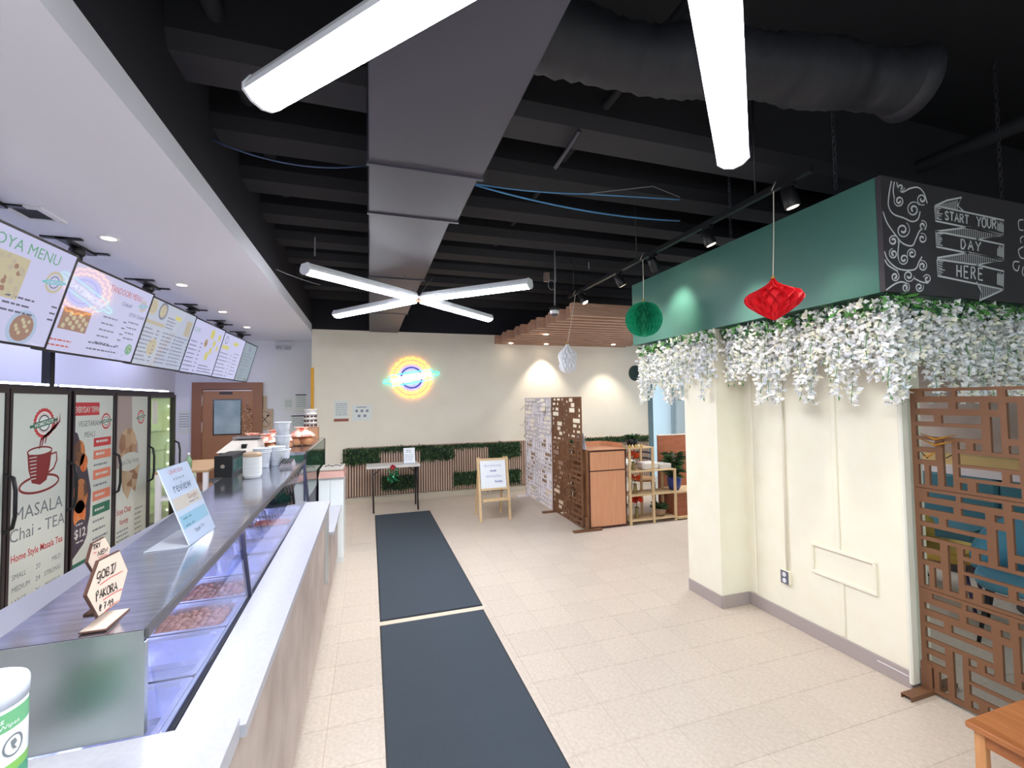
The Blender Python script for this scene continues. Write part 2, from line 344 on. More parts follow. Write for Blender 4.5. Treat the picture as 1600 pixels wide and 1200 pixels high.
# ------------------------------------------------------------------ downlights
dl_em = emit('downlight_lens', (255, 238, 210), SPOT)
def downlight(p, lab, group=None, power=None, r=.045):
    t = thing('downlight', lab, 'downlight', p, group)
    MB().lathe(p, [(r*1.5, -.001), (r*1.5, -.006), (r, -.006), (r*.95, -.001)], 20, caps=False).build('trim_ring', white, t)
    MB().lathe(p, [(.001, -.0035), (r*.97, -.0035)], 20, caps=False).build('lens', dl_em, t)
    if power:
        l = bpy.data.lights.new('downlight_beam', 'SPOT'); l.energy = power; l.spot_size = 1.5; l.spot_blend = .6; l.color = (1, .9, .76); l.shadow_soft_size = .03
        o = bpy.data.objects.new('downlight_beam', l); C.objects.link(o); o.parent = t; o.location = (0, 0, -.02)
nm = ['nearest', 'second', 'third', 'fourth', 'fifth']
for k, q in enumerate(((170, 372), (284, 445), (348, 487), (386, 511))):
    p = at(q[0], q[1], 2, 3.05); downlight(p, f'{nm[k]} round recessed downlight along the white soffit, counting from the camera', 'soffit downlights', 75)
downlight((-1.9, .9, 3.05), 'recessed downlight in the soffit above the steel case end', 'soffit downlights', 75)
p = at(52, 333, 2, 3.05)
for k, yy in enumerate((3.9, 5.9, 7.9)):  # added fill panels to brighten the kitchen, hidden by the menu screens
    tt = thing('fill_panel', 'added cool-white fill panel above the %s cooler doors, unseen behind the menu screens' % ('nearer', 'middle', 'farther')[k], 'ceiling light', (-2.95, yy, 3.03))
    MB().box(-3.25, -2.65, yy-.6, yy+.6, 3.036, 3.0495).build('frame', white, tt); MB().box(-3.22, -2.68, yy-.57, yy+.57, 3.030, 3.0355).build('diffuser', emit('fill_panel_glow', (205, 210, 255), 9.0), tt)
t = thing('ceiling_vent', 'small square open vent hole in white soffit near first screen', 'vent', (p.x, p.y, 3.05))
MB().box(p.x-.11, p.x+.11, p.y-.13, p.y-.09, 3.04, 3.05).box(p.x-.11, p.x+.11, p.y+.09, p.y+.13, 3.04, 3.05).box(p.x-.11, p.x-.07, p.y-.09, p.y+.09, 3.04, 3.05).box(p.x+.07, p.x+.11, p.y-.09, p.y+.09, 3.04, 3.05).build('frame', white, t)
MB().box(p.x-.07, p.x+.07, p.y-.09, p.y+.09, 3.0465, 3.0495).build('opening', matte_black, t)
# ------------------------------------------------------------------ brand badge: flat print and neon
def wavy(R, amp, n, a0=0, a1=360, step=6):
    N = n*step; out = []
    for k in range(N+1):
        th = math.radians(a0+(a1-a0)*k/N); rr = R+amp*math.cos(n*th*1.0)
        out.append((rr*math.cos(th), rr*math.sin(th)))
    return out
def badge(mb, fr, a, b, R, cr_=None, cg=None, cd=None, cw=None, sx=1.0, h=0.0, tilt=.17):
    cr_ = cr_ or mat('ink_red', (196, 60, 66), .6); cg = cg or mat('ink_green', (44, 110, 88), .6); cd = cd or mat('ink_dark', (50, 56, 70), .6); cw = cw or mat('paper', (226, 230, 226), .6)
    f = lambda x, y, hh: fr.P(a+sx*x, b+y, h+hh)
    pw = wavy(R, R*.04, 24, step=4); mb.use(cr_).poly([f(x, y, .0002) for x, y in pw[:-1]])
    mb.use(cw).poly([f(x, y, .0004) for x, y in arc(0, 0, R*.78, 0, 352, 32)])
    mb.use(cd); ribbon(mb, [f(x, y, .0006) for x, y in arc(0, 0, R*.52, 0, 350, 30)], R*.09, fr.n, True)
    mb.use(cr_); ribbon(mb, [f(x, y, .0006) for x, y in arc(0, 0, R*.64, 200, 340, 16)], R*.03, fr.n); ribbon(mb, [f(x, y, .0006) for x, y in arc(0, 0, R*.64, 20, 160, 16)], R*.03, fr.n)
    c, s = math.cos(tilt), math.sin(tilt); rr = lambda x, y: (x*c-y*s, x*s+y*c)
    bn = [(-1.0, -.2), (1.0, -.2), (1.0, -.1), (1.35, -.1), (1.35, .08), (1.0, .08), (1.0, .2), (-1.0, .2), (-1.0, .1), (-1.35, .1), (-1.35, -.08), (-1.0, -.08)]
    mb.use(cg).poly([f(*[q*R for q in rr(x, y)], .0008) for x, y in bn])
    fr2 = Frame(fr.P(a, b, h), fr.u*c*1.0+fr.v*s, fr.v*c-fr.u*s); mb.use(cw)
    text(mb, fr2, 'HOMETASTE', 0, -R*.12, R*.34, .001, 'CENTER', sx*.95, bold=.02)
def neon_sign(c, R):
    t = thing('neon_sign', 'lit round neon sign with wavy orange rings and slanted green banner reading HOMETASTE', 'neon sign', (c[0], c[1], c[2]-R))
    fr = Frame(c, (1, 0, 0), (0, 0, 1))
    ny = emit('neon_orange', (255, 170, 50), 8); nb = emit('neon_blue', (96, 96, 255), 5.0); ng = emit('neon_green', (60, 235, 185), 4.5); nw = emit('neon_white', (255, 250, 250), 3.0); npk = emit('neon_pink', (255, 110, 90), 2.2)
    n = 21; th0 = 10
    for RR, mm, nm_ in ((R*.97, ny, 'outer_ring'), (R*.76, ny, 'inner_ring')):
        for a0, a1 in ((24, 184), (204, 364)):
            pts = []
            for k in range(91):
                a = math.radians(a0+(a1-a0)*k/90); rr = RR+R*.045*math.cos(n*a); pts.append(fr.P(rr*math.cos(a), rr*math.sin(a)))
            MB().tube(pts, R*.018, 6).build('neon_tube', mm, t)
    for a0, a1 in ((24, 184), (204, 364)):
        MB().tube([fr.P(x, y, -.012) for x, y in arc(0, 0, R*.86, a0+2, a1-2, 40)], R*.012, 5).build('neon_tube', npk, t)
    for a0, a1 in ((32, 172), (214, 350)):
        MB().tube([fr.P(x, y) for x, y in arc(0, 0, R*.56, a0, a1, 30)], R*.017, 6).build('neon_tube', nb, t)
        MB().tube([fr.P(x, y) for x, y in arc(0, 0, R*.45, a0+3, a1-3, 30)], R*.015, 6).build('neon_tube', nb, t)
        mb = MB(); ribbon(mb, [fr.P(x, y, -.004) for x, y in arc(0, 0, R*.505, a0, a1, 30)], R*.06, fr.n); mb.build('ring_backing', mat('navy', (22, 28, 60), .4), t)
    c_, s_ = math.cos(.17), math.sin(.17); rr = lambda x, y: fr.P(R*(x*c_-y*s_), R*(x*s_+y*c_), .012)
    bn = [(-1.0, -.27), (-.5, -.265), (0, -.26), (.5, -.26), (1.0, -.26), (1.04, -.2), (1.04, -.12), (1.1, -.09), (1.28, -.09), (1.36, -.04), (1.36, .03), (1.28, .09), (1.1, .09), (1.04, .12), (1.04, .2), (1.0, .26), (.5, .26), (0, .26), (-.5, .26), (-1.0, .26), (-1.04, .2), (-1.04, .12), (-1.1, .09), (-1.28, .09), (-1.36, .03), (-1.36, -.04), (-1.28, -.09), (-1.1, -.09), (-1.04, -.12), (-1.04, -.2)]
    MB().tube([rr(x, y) for x, y in bn], R*.02, 6, closed=True).build('banner_tube', ng, t)
    mb = MB(); fr2 = Frame(fr.P(0, 0, .012), fr.u*c_+fr.v*s_, fr.v*c_-fr.u*s_); mb.use(nw); text(mb, fr2, 'HOMETASTE', 0, -R*.11, R*.33, .002, 'CENTER', 1.05, bold=.022)
    mb.build('lettering', None, t)
neon_sign((.746, WB-.035, 2.25), .375)
# ------------------------------------------------------------------ menu screens
ink = lambda n, c: emit('px_'+n, c, 0.84, rough=.03, spec=1.0)
scr_bg = {0: ink('lav', (206, 206, 243)), 2: ink('greyblue', (188, 196, 216)), 5: ink('dim', (140, 156, 166))}
gtext = ink('text', (120, 124, 150)); gred = ink('red', (200, 96, 84)); ggr = ink('green', (110, 170, 140)); gteal = ink('teal', (110, 196, 204)); gyel = ink('yellow', (214, 206, 120)); gfood = ink('food', (160, 124, 110)); gfood2 = ink('food_pale', (200, 190, 160)); gdark = ink('darkink', (92, 96, 122)); gtan = ink('tan', (190, 180, 160)); gplate = ink('plate', (176, 196, 226))
XT, ZT = -2.0, 2.875; DU = Vector((.26, 0, .965)).normalized(); HS = .70
cuts = [2.77, 3.935, 5.105, 6.27, 7.41, 8.53, 9.35]
words = ['leftmost menu screen cut off by the frame, reading A MENU', 'second menu screen from the left, with TANDOORI MENU in red and a neon reflection', 'third menu screen from the left, grey page with round plates', 'fourth menu screen from the left, white page with yellow dishes', 'fifth menu screen from the left, with small yellow-green pictures', 'sixth and farthest menu screen, dull grey-green']
def dashes(mb, fr, a0, a1, b1, rows, dy, seed, m, price=None, th=.012):
    rnd = random.Random(seed)
    for k in range(rows):
        b = b1-k*dy; a = a0; e = a0+(a1-a0)*rnd.uniform(.65, 1)
        mb.use(m)
        while a < e:
            wd = rnd.uniform(.02, .06); rect(mb, fr, a, min(a+wd, e), b, b+th, .0012); a += wd+.01
        if price: rect(mb, fr, price, price+.05, b, b+th, .0012)
for k in range(6):
    y0, y1 = cuts[k]+.006, cuts[k+1]-.006; W = y1-y0
    top = Vector((XT, y0, ZT)); bot = top-DU*HS
    dyv = Vector((0, 0, 0))
    t = thing('menu_screen', words[k], 'menu screen', (XT, (y0+y1)/2, bot.z), 'menu screens hung in a row from the soffit')
    yw = .052 if k < 2 else .022
    fr = Frame(bot-Vector((yw*W/2, 0, 0)), (yw, 1, 0), DU); N = fr.n
    mb = MB(); e = .016
    for a0, a1, b0, b1 in ((0, W, 0, e), (0, W, HS-e, HS), (0, e, e, HS-e), (W-e, W, e, HS-e)):
        mb.hexa([fr.P(a0, b0, -.03), fr.P(a1, b0, -.03), fr.P(a1, b1, -.03), fr.P(a0, b1, -.03), fr.P(a0, b0, .004), fr.P(a1, b0, .004), fr.P(a1, b1, .004), fr.P(a0, b1, .004)])
    mb.build('bezel', black, t)
    MB().hexa([fr.P(a, b, h) for h in (-.06, -.031) for a, b in ((.02, .02), (W-.02, .02), (W-.02, HS-.02), (.02, HS-.02))]).build('back_shell', black, t)
    bg = scr_bg[{0: 0, 1: 0, 2: 2, 3: 0, 4: 0, 5: 5}[k]]
    pn = MB(); rect(pn, fr, e, W-e, e, HS-e, 0); pn.build('display', bg, t)
    mb = MB(); x = lambda q: q*W; y = lambda q: q*HS
    def plate(a, b, r, c1=gfood, c2=gplate, sx=1):
        mb.use(c2); disc(mb, fr, x(a), y(b), r*1.3, .0008, 24); mb.use(c1); disc(mb, fr, x(a), y(b), r, .0012, 14)
        rnd = random.Random(a*99+b); mb.use(gfood2)
        for q in range(9): disc(mb, fr, x(a)+rnd.uniform(-.6, .6)*r, y(b)+rnd.uniform(-.6, .6)*r, r*.16, .0016, 6)
    if k == 0:
        mb.use(ggr); text(mb, fr, 'SOYA MENU', x(.98)-.12, y(.82), .1, .001, 'RIGHT', 1.0)
        mb.use(gfood2); rect(mb, fr, x(.42), x(.68), y(.4), y(.78), .001); mb.use(gtan)
        rnd = random.Random(5)
        for q in range(46): disc(mb, fr, rnd.uniform(x(.44), x(.66)), rnd.uniform(y(.43), y(.75)), .018, .0014+.0001*q, 6); mb.use(rnd.choice([gtan, gfood2, gfood]))
        badge(mb, fr, x(.885), y(.66), .075, gfood2, gteal, gdark, bg, h=.0008)
        dashes(mb, fr, x(.6), x(.88), y(.42), 3, .045, 3, gdark, x(.93)); plate(.78, .17, .09)
        dashes(mb, fr, x(.1), x(.38), y(.6), 6, .05, 4, gtext)
    if k == 1:
        mb.use(gred); text(mb, fr, 'TANDOORI MENU', x(.86), y(.82), .075, .001, 'RIGHT', .75)
        mb.use(gdark); text(mb, fr, 'CHAAP', x(.76), y(.70), .05, .001, 'RIGHT', .9); text(mb, fr, 'SOYA CHAAP', x(.97), y(.6), .05, .001, 'RIGHT', .8)
        badge(mb, fr, x(.9), y(.78), .055, gfood2, gteal, gdark, bg, h=.0008)
        mb.use(gfood); rect(mb, fr, x(.1), x(.36), y(.26), y(.5), .001); mb.use(gfood2)
        for q in range(12): disc(mb, fr, x(.14+.018*q), y(.3+.17*((q*7) % 5)/5), .02, .0016, 8)
        dashes(mb, fr, x(.48), x(.66), y(.5), 5, .055, 6, gtext, x(.72)); dashes(mb, fr, x(.78), x(.96), y(.52), 4, .05, 7, gtext)
        mb.use(gred); dashes(mb, fr, x(.05), x(.34), y(.13), 2, .04, 8, gred); dashes(mb, fr, x(.42), x(.8), y(.17), 2, .05, 9, gdark); plate(.9, .18, .05, ggr, bg)
    if k == 2:
        plate(.12, .86, .06, gtan, gfood2); plate(.3, .85, .07, gtan, gtext); plate(.3, .3, .07, gtan, gfood2)
        mb.use(gtan); rect(mb, fr, x(.05), x(.4), y(.62), y(.67), .001); rect(mb, fr, x(.82), x(.95), y(.6), y(.86), .001); mb.use(gyel); rect(mb, fr, x(.56), x(.68), y(.8), y(.86), .001)
        for c_, s_ in ((.06, 21), (.42, 22), (.72, 23)): dashes(mb, fr, x(c_), x(c_+.22), y(.54), 9, .04, s_, gtext, x(c_+.24))
        dashes(mb, fr, x(.42), x(.6), y(.78), 4, .035, 25, gtext)
    if k == 3:
        mb.use(ggr); text(mb, fr, 'SOUPS', x(.08), y(.76), .08, .001, 'LEFT', .8)
        mb.use(gyel); 
        for a, b, r in ((.62, .82, .07), (.75, .66, .05), (.86, .8, .05), (.7, .5, .05), (.62, .38, .06), (.88, .58, .04)): mb.use(gyel); disc(mb, fr, x(a), y(b), r, .001, 16)
        plate(.5, .62, .045, gfood, gfood2)
        dashes(mb, fr, x(.08), x(.34), y(.58), 9, .052, 31, gdark, x(.36)); dashes(mb, fr, x(.48), x(.92), y(.18), 3, .04, 32, gdark)
    if k == 4:
        mb.use(gyel); rect(mb, fr, x(.1), x(.36), y(.64), y(.72), .001); rect(mb, fr, x(.5), x(.7), y(.78), y(.86), .001); mb.use(gtext); disc(mb, fr, x(.2), y(.84), .06, .001); mb.use(bg); disc(mb, fr, x(.2), y(.84), .045, .0014)
        dashes(mb, fr, x(.08), x(.5), y(.54), 8, .055, 41, gdark, x(.52)); dashes(mb, fr, x(.65), x(.9), y(.6), 7, .055, 42, gtext)
    if k == 5:
        dashes(mb, fr, x(.15), x(.8), y(.7), 5, .05, 51, gtext); dashes(mb, fr, x(.25), x(.6), y(.3), 4, .05, 52, gtext); mb.use(gtext); disc(mb, fr, x(.5), y(.85), .05, .001)
    names = {'px_text': 'price_list', 'px_darkink': 'price_list', 'px_red': 'heading', 'px_green': 'heading', 'px_food': 'dish_picture', 'px_food_pale': 'dish_picture', 'px_tan': 'dish_picture', 'px_plate': 'dish_picture', 'px_yellow': 'dish_picture', 'px_teal': 'badge'}
    groups_ = {}
    for f_, mi in zip(mb.f, mb.m): groups_.setdefault(names.get(mb.ms[mi].name, 'badge'), []).append((f_, mb.ms[mi]))
    for nm2, fl_ in groups_.items():
        sub = MB()
        for f_, m_ in fl_: sub.use(m_).add([mb.v[i] for i in f_], [tuple(range(len(f_)))])
        sub.build('menu_'+nm2, None, t, kind='stuff')
    if 0 <= k <= 5:
        ym = y0+.33 if k else y1-.6; cx = XT-.16
        MB().box(cx-.025, cx+.025, ym-.025, ym+.025, 2.62, 3.03).build('pole', black, t)
        mb = MB().box(cx-.12, cx+.12, ym-.2, ym-.16, 3.038, 3.05).box(cx-.12, cx+.12, ym+.16, ym+.2, 3.038, 3.05).box(cx-.03, cx+.03, ym-.2, ym+.2, 3.03, 3.05); mb.build('ceiling_plate', black, t)
        MB().lathe((cx, ym, 2.96), [(.03, 0), (.05, .02), (.05, .05), (.035, .08)], 12).build('swivel', black, t)
        MB().hexa([fr.P(ym-y0+a, b, h) for h in (-.12, -.06) for a, b in ((-.1, .3), (.1, .3), (.1, .5), (-.1, .5))]).build('bracket', black, t)
# black post between screens and coolers
MB().box(-2.87, -2.81, 5.2, 5.27, 1.985, 3.05).build('black_post', black, label='black square post between menu screens and cooler top', cat='post')
# ------------------------------------------------------------------ beverage coolers
CX = -2.7; bd = [3.0, 3.76, 4.55, 5.34, 6.09, 6.90, 7.79]
frame_m = mat('cooler_black', (38, 28, 34), .35)
def cooler(y0, y1, doors, lab):
    t = thing('glass_door_cooler', lab, 'cooler', (CX-.36, (y0+y1)/2, 0), 'black upright coolers along kitchen wall')
    y1_ = y1
    MB().box(CX-.72, CX-.05, y0+.004, y1-.004, 1.9, 1.99).box(CX-.72, CX-.68, y0+.004, y1-.004, .0, 1.9).box(CX-.68, CX-.05, y0+.004, y0+.04, .0, 1.9).box(CX-.68, CX-.05, y1-.04, y1-.004, .0, 1.9).box(CX-.68, CX-.05, y0+.04, y1-.04, 0, .12).build('cabinet', frame_m, t)
    MB().tube([(CX-.12, y0+.03, 2.002), (CX-.12, y1-.03, 2.002)], .01, 6).build('light_strip', emit('cool_strip', (205, 212, 255), 22), t)
    for (a, b, kind) in doors:
        d = MB(); e = .035; d.box(CX-.045, CX, a+.006, a+e, .1, 1.95).box(CX-.045, CX, b-e, b-.006, .1, 1.95).box(CX-.045, CX, a+e, b-e, .1, .14).box(CX-.045, CX, a+e, b-e, 1.915, 1.95)
        d = d.build('door', frame_m, t)
        hp = [(CX+.0, b-.03, .83), (CX+.05, b-.03, .86), (CX+.065, b-.03, .95), (CX+.065, b-.03, 1.15), (CX+.05, b-.03, 1.25), (CX, b-.03, 1.28)]
        MB().tube(hp, .013, 8).build('handle', black, d)
        fr = Frame((CX-.012, a+.035, .14), (0, 1, 0), (0, 0, 1)); W = b-a-.07; H = 1.775
        if kind == 'glass':
            MB().box(CX-.03, CX-.025, a+e, b-e, .14, 1.915).build('pane', glass('clear_glass'), d)
            MB().box(CX-.675, CX-.67, a+.01, b-.04, .13, 1.9).build('inner_liner', mat('cooler_liner', (240, 238, 214), .5), t)
            for z in (.35, .62, .89, 1.16, 1.43): MB().box(CX-.66, CX-.08, a+.02, b-.05, z, z+.008).build('shelf', mat('wire_shelf', (210, 214, 190), .4), t)
            MB().box(CX-.66, CX-.06, b-.046, b-.041, .13, 1.9).build('side_liner', mat('cooler_liner', (1, 1, 1)), t)
            led = MB()
            for q in range(10): led.lathe((CX-.07, b-.06, .3+q*.165), [(.002, -.012), (.011, 0), (.002, .012)], 8)
            led.build('led_strip', emit('led_dots', (255, 255, 225), 9), t)
            MB().box(CX-.16, CX-.1, a+.006, a+.03, .2, 1.88).build('interior_lamp', emit('cooler_lamp', (244, 252, 190), 24), t)
            mb = MB(); mb.use(mat('paper', (226, 230, 226), .6)); rect(mb, fr, .05, .2, 1.42, 1.72, .004); mb.build('paper_notice', None, d)
        else:
            mb = MB(); pap = mat('poster_white', (206, 212, 206), .45); mb.use(pap); rect(mb, fr, 0, W, 0, H, 0)
            rd = mat('ink_red', (196, 60, 66), .6); dk = mat('ink_dark', (50, 56, 70), .6); gy = mat('ink_grey', (120, 126, 132), .6); maroon = mat('ink_maroon', (128, 40, 42), .6); sal = mat('ink_salmon', (222, 130, 104), .6); gn = mat('ink_green', (44, 110, 88), .6)
            if kind == 'tea':
                badge(mb, fr, W*.55, 1.52, .13)
                mb.use(maroon)
                fcup = lambda x_, y_, h_=.0004: fr.P(W*.5+x_, 1.16+y_, h_)
                ribbon(mb, [fcup(x_, y_) for x_, y_ in arc(.0, -.16, .24, 0, 350, 32, .07)], .02, fr.n, True)
                mb.poly([fcup(x_, y_, .0006) for x_, y_ in [(-.16, .12), (-.145, -.02), (-.1, -.14), (0, -.17), (.08, -.14), (.12, -.02), (.14, .12)]])
                mb.use(pap).poly([fcup(x_, y_, .0008) for x_, y_ in arc(-.01, .12, .15, 0, 345, 24, .035)])
                mb.use(maroon); ribbon(mb, [fcup(x_, y_, .001) for x_, y_ in arc(-.01, .12, .15, 0, 345, 24, .035)], .014, fr.n, True)
                ribbon(mb, [fcup(x_, y_, .001) for x_, y_ in [(.13, .08), (.2, .09), (.21, .02), (.17, -.05), (.1, -.08)]], .018, fr.n)
                for dx in (0, .03, .07): ribbon(mb, [fcup(x_+dx, y_+dx*.6, .001) for x_, y_ in [(-.02, .14), (0, .22), (.1, .27), (.17, .33), (.17, .4)]], [.012, .02, .026, .016, .004], fr.n)
                mb.use(pap)
                for q in range(8): rect(mb, fr, W*.5-.14+.008*q/2, W*.5-.05, 1.26-.03*q, 1.267-.03*q, .0012)
                mb.use(gy); text(mb, fr, 'MASALA', W*.5, .74, .155, .001, 'CENTER', 1.05); text(mb, fr, 'Chai - TEA', W*.5, .58, .15, .001, 'CENTER', 1.0)
                mb.use(rd); text(mb, fr, 'Home Style Masala Tea', W*.5, .42, .085, .001, 'CENTER', .78, bold=.01)
                mb.use(gy)
                for q, (s1, s2, s3) in enumerate((('SMALL', '20', 'MILD'), ('MEDIUM', '24', 'STRONG'), ('LARGE', '26', 'MASALA'))):
                    text(mb, fr, s1, .05, .28-q*.1, .06, .001, 'LEFT', .9); text(mb, fr, s2, W*.5, .28-q*.1, .06, .001, 'CENTER'); text(mb, fr, s3, W-.05, .28-q*.1, .06, .001, 'RIGHT', .9)
            elif kind == 'tiffin':
                fm = mat('food_print', (92, 64, 52), .6, c2=(190, 120, 70), scale=9, kind='voronoi'); fm2 = mat('food_print_orange', (200, 90, 40), .6, c2=(226, 150, 90), scale=14)
                mb.use(mat('ink_plum', (66, 58, 72), .6)).poly([fr.P(x_, y_, .0003) for x_, y_ in [(0, 1.42), (.06, 1.4), (.22, 1.08), (.3, .8), (.29, .55), (.2, .3), (0, .18)]])
                for (a_, b_, r_, m_) in ((.03, 1.2, .13, fm), (.17, 1.1, .09, fm2), (.11, .78, .17, fm), (.12, .6, .14, fm2)): mb.use(m_); disc(mb, fr, max(a_, r_*.7+.005), b_, r_, .0006, 20, .7)
                mb.use(rd); rect(mb, fr, .01, .42, 1.57, 1.7, .001); mb.use(pap); text(mb, fr, 'EVERYDAY TIFFIN', .215, 1.60, .085, .002, 'CENTER', .62, bold=.01)
                mb.use(gy); text(mb, fr, 'VEGETARIAN', .26, 1.46, .08, .001, 'CENTER', .8); text(mb, fr, 'MEALS', .26, 1.35, .08, .001, 'CENTER', .8)
                badge(mb, fr, .55, 1.5, .085, tilt=.1)
                for q, (z, hh, m_) in enumerate(((1.24, .09, rd), (1.11, .09, sal), (.9, .1, sal), (.68, .1, sal), (.53, .11, gn))):
                    mb.use(m_); rect(mb, fr, .33, W-.03, z, z+hh, .001); dashes(mb, Frame(fr.P(0, 0, .001), fr.u, fr.v), .37, W-.08, z+.04, 1, .05, q, pap, th=.025)
                dashes(mb, fr, .34, W-.08, 1.04, 1, .06, 77, gy, th=.02); dashes(mb, fr, .34, W-.08, .83, 1, .06, 78, gy, th=.02); dashes(mb, fr, .34, W-.05, .46, 6, .09, 79, gy, th=.02)
                mb.use(mat('ink_plum2', (74, 62, 78), .6)); disc(mb, fr, .13, .42, .13, .0014, 28, .95); mb.use(pap); text(mb, fr, '$12', .13, .38, .12, .002, 'CENTER', 1, bold=.02); dashes(mb, Frame(fr.P(0, 0, .001), fr.u, fr.v), .06, .22, .5, 1, .04, 4, pap); dashes(mb, Frame(fr.P(0, 0, .001), fr.u, fr.v), .07, .2, .33, 1, .04, 5, pap)
                mb.use(gn); rect(mb, fr, 0, W, 0, .14, .001)
            elif kind == 'soya':
                fm = mat('food_print2', (150, 110, 84), .6, c2=(196, 170, 140), scale=9, kind='voronoi')
                mb.use(mat('ink_taupe', (170, 156, 152), .6)).poly([fr.P(x_, y_, .0003) for x_, y_ in [(0, H), (.34, H), (.36, 1.4), (.5, 1.2), (.52, .95), (0, .95)]])
                mb.use(fm); disc(mb, fr, .27, 1.2, .2, .0006, 20); mb.use(fm).poly([fr.P(x_, y_, .0007) for x_, y_ in [(.08, .95), (.56, .95), (.45, .62), (.36, .68), (.28, .56), (.18, .66)]])
                mb.use(pap).poly([fr.P(x_, y_, .001) for x_, y_ in arc(.32, 1.0, .25, 0, 340, 22, .11)]); mb.use(gy); text(mb, fr, 'Soya Chap Variety', .32, .98, .08, .002, 'CENTER', .7)
                badge(mb, fr, .57, 1.52, .085, tilt=.15); mb.use(rd); text(mb, fr, 'Soya Chap', .2, .42, .1, .002, 'CENTER', .75); text(mb, fr, 'Variety', .2, .3, .09, .002, 'CENTER', .75)
                dashes(mb, fr, .05, .35, .22, 5, .05, 61, gy, th=.015); dashes(mb, fr, .45, .66, .4, 6, .06, 62, gy, th=.015)
            else:
                badge(mb, fr, W*.5, 1.5, .12); dashes(mb, fr, .08, W-.08, 1.1, 8, .09, 63, gy, th=.02)
            mb.build('poster', None, d, label='printed poster filling the door glass')
cooler(bd[0], bd[3], [(bd[0]+.03, bd[1], 'plain'), (bd[1], bd[2], 'plain'), (bd[2], bd[3]-.03, 'tea')], 'nearer black cooler whose door carries a masala chai tea poster')
cooler(bd[3], bd[6], [(bd[3]+.0, bd[4], 'tiffin'), (bd[4], bd[5], 'soya'), (bd[5], bd[6]-.08, 'glass')], 'farther black cooler with tiffin and soya posters and one lit glass door')
for k in range(12):
    y = 7.0+.075*(k % 6)+.02; z = (.898 if k < 6 else 1.168)
    MB().lathe((CX-.25-.06*(k % 2), y, z), [(.026, 0), (.028, .01), (.028, .1), (.012, .14), (.012, .16)], 10).build('drink_bottle', mat('drink_red' if k % 3 else 'drink_green', (196, 70, 50) if k % 3 else (90, 150, 80), .3), label='small %s drink bottle on the %s shelf in the lit cooler' % ('red' if k % 3 else 'green', 'middle' if k < 6 else 'upper'), cat='bottle', group='%s bottles on the %s cooler shelf' % ('red' if k % 3 else 'green', 'middle' if k < 6 else 'upper'))
# ------------------------------------------------------------------ kitchen end wall
brown = mat('brown_door', (172, 122, 88), .45)
d = struct('door_1', MB().box(-3.0, -2.15, KB-.05, KB-.01, .01, 2.08), brown)
struct('trim_4', MB().box(-3.16, -3.0, KB-.08, KB-.002, 0, 2.22).box(-2.15, -1.99, KB-.08, KB-.002, 0, 2.22).box(-3.0, -2.15, KB-.08, KB-.002, 2.09, 2.22), mat('door_frame_brown', (152, 104, 78), .4))
MB().box(-2.8, -2.36, KB-.062, KB-.05, 1.24, 1.88).build('vision_panel', mat('panel_glass', (186, 204, 206), .2, 0, c2=(150, 172, 176), scale=3), d)
MB().box(-2.8, -2.36, KB-.066, KB-.05, 1.22, 1.24).box(-2.8, -2.36, KB-.066, KB-.05, 1.88, 1.9).box(-2.82, -2.8, KB-.066, KB-.05, 1.22, 1.9).box(-2.36, -2.34, KB-.066, KB-.05, 1.22, 1.9).build('panel_frame', chrome, d)
mb = MB().box(-2.72, -2.5, KB-.06, KB-.05, 1.99, 2.04); mb.build('door_sign', mat('sign_dark', (70, 66, 66), .5), d)
for z in (1.28, 1.78): MB().tube([(-3.0, KB-.06, z), (-3.0, KB-.06, z+.2)], .014, 8).build('hinge', mat('hinge_metal', (225, 215, 205), .3, .7), d)
MB().box(-2.98, -2.17, KB-.058, KB-.05, 2.055, 2.07).build('top_edge', mat('hinge_metal', (1, 1, 1)), d)
t = thing('bead_ornament', 'sparkling brown bead string ornament hanging on the kitchen door', 'ornament', (-2.24, KB-.08, 1.2))
mb = MB(); rnd = random.Random(3)
for k in range(110):
    q = rnd.random(); ww = .09*math.sin(math.pi*min(1, .15+q*.85))+.02
    p = Vector((-2.24+rnd.uniform(-ww, ww), KB-.085+rnd.uniform(-.01, .01), 1.22+.55*q)); r = rnd.uniform(.006, .012)
    mb.use(mat('bead_cream', (250, 215, 180), .2) if k % 2 else mat('bead_brown', (110, 64, 50), .3)); mb.lathe(p, [(.001, -r), (r, 0), (.001, r)], 6, caps=False)
mb.build('beads', None, t, kind='stuff'); MB().tube([(-2.24, KB-.07, 1.75), (-2.24, KB-.07, 1.9)], .004, 5).build('hook', chrome, t)
t = thing('cutting_board', 'hanging wooden cutting board with crossed spoon and fork in a ring', 'cutting board', (-1.95, KB-.05, 1.29))
MB().bbox(-2.09, -1.81, KB-.035, KB-.015, 1.29, 1.70, .004).build('board', mat('board_wood', (196, 170, 142), .6), t)
MB().bbox(-1.98, -1.92, KB-.034, KB-.016, 1.70, 1.95, .004).build('handle', mat('board_wood', (1, 1, 1)), t)
fr = Frame((-1.95, KB-.037, 1.5), (1, 0, 0), (0, 0, 1)); mb = MB().use(mat('ink_black', (40, 32, 32), .7))
for a0, a1 in ((20, 160), (200, 340)): ribbon(mb, [fr.P(x, y) for x, y in arc(0, 0, .11, a0, a1, 16, .15)], .008, fr.n)
for s_ in (-1, 1): ribbon(mb, [fr.P(-s_*.06, -.08), fr.P(s_*.05, .06)], .012, fr.n); disc(mb, fr, s_*.055, .07, .022, .0002, 10)
mb.build('printed_badge', None, t)
fr = Frame((0, KB-.004, 0), (1, 0, 0), (0, 0, 1)); pw_m = mat('paper', (226, 230, 226), .6)
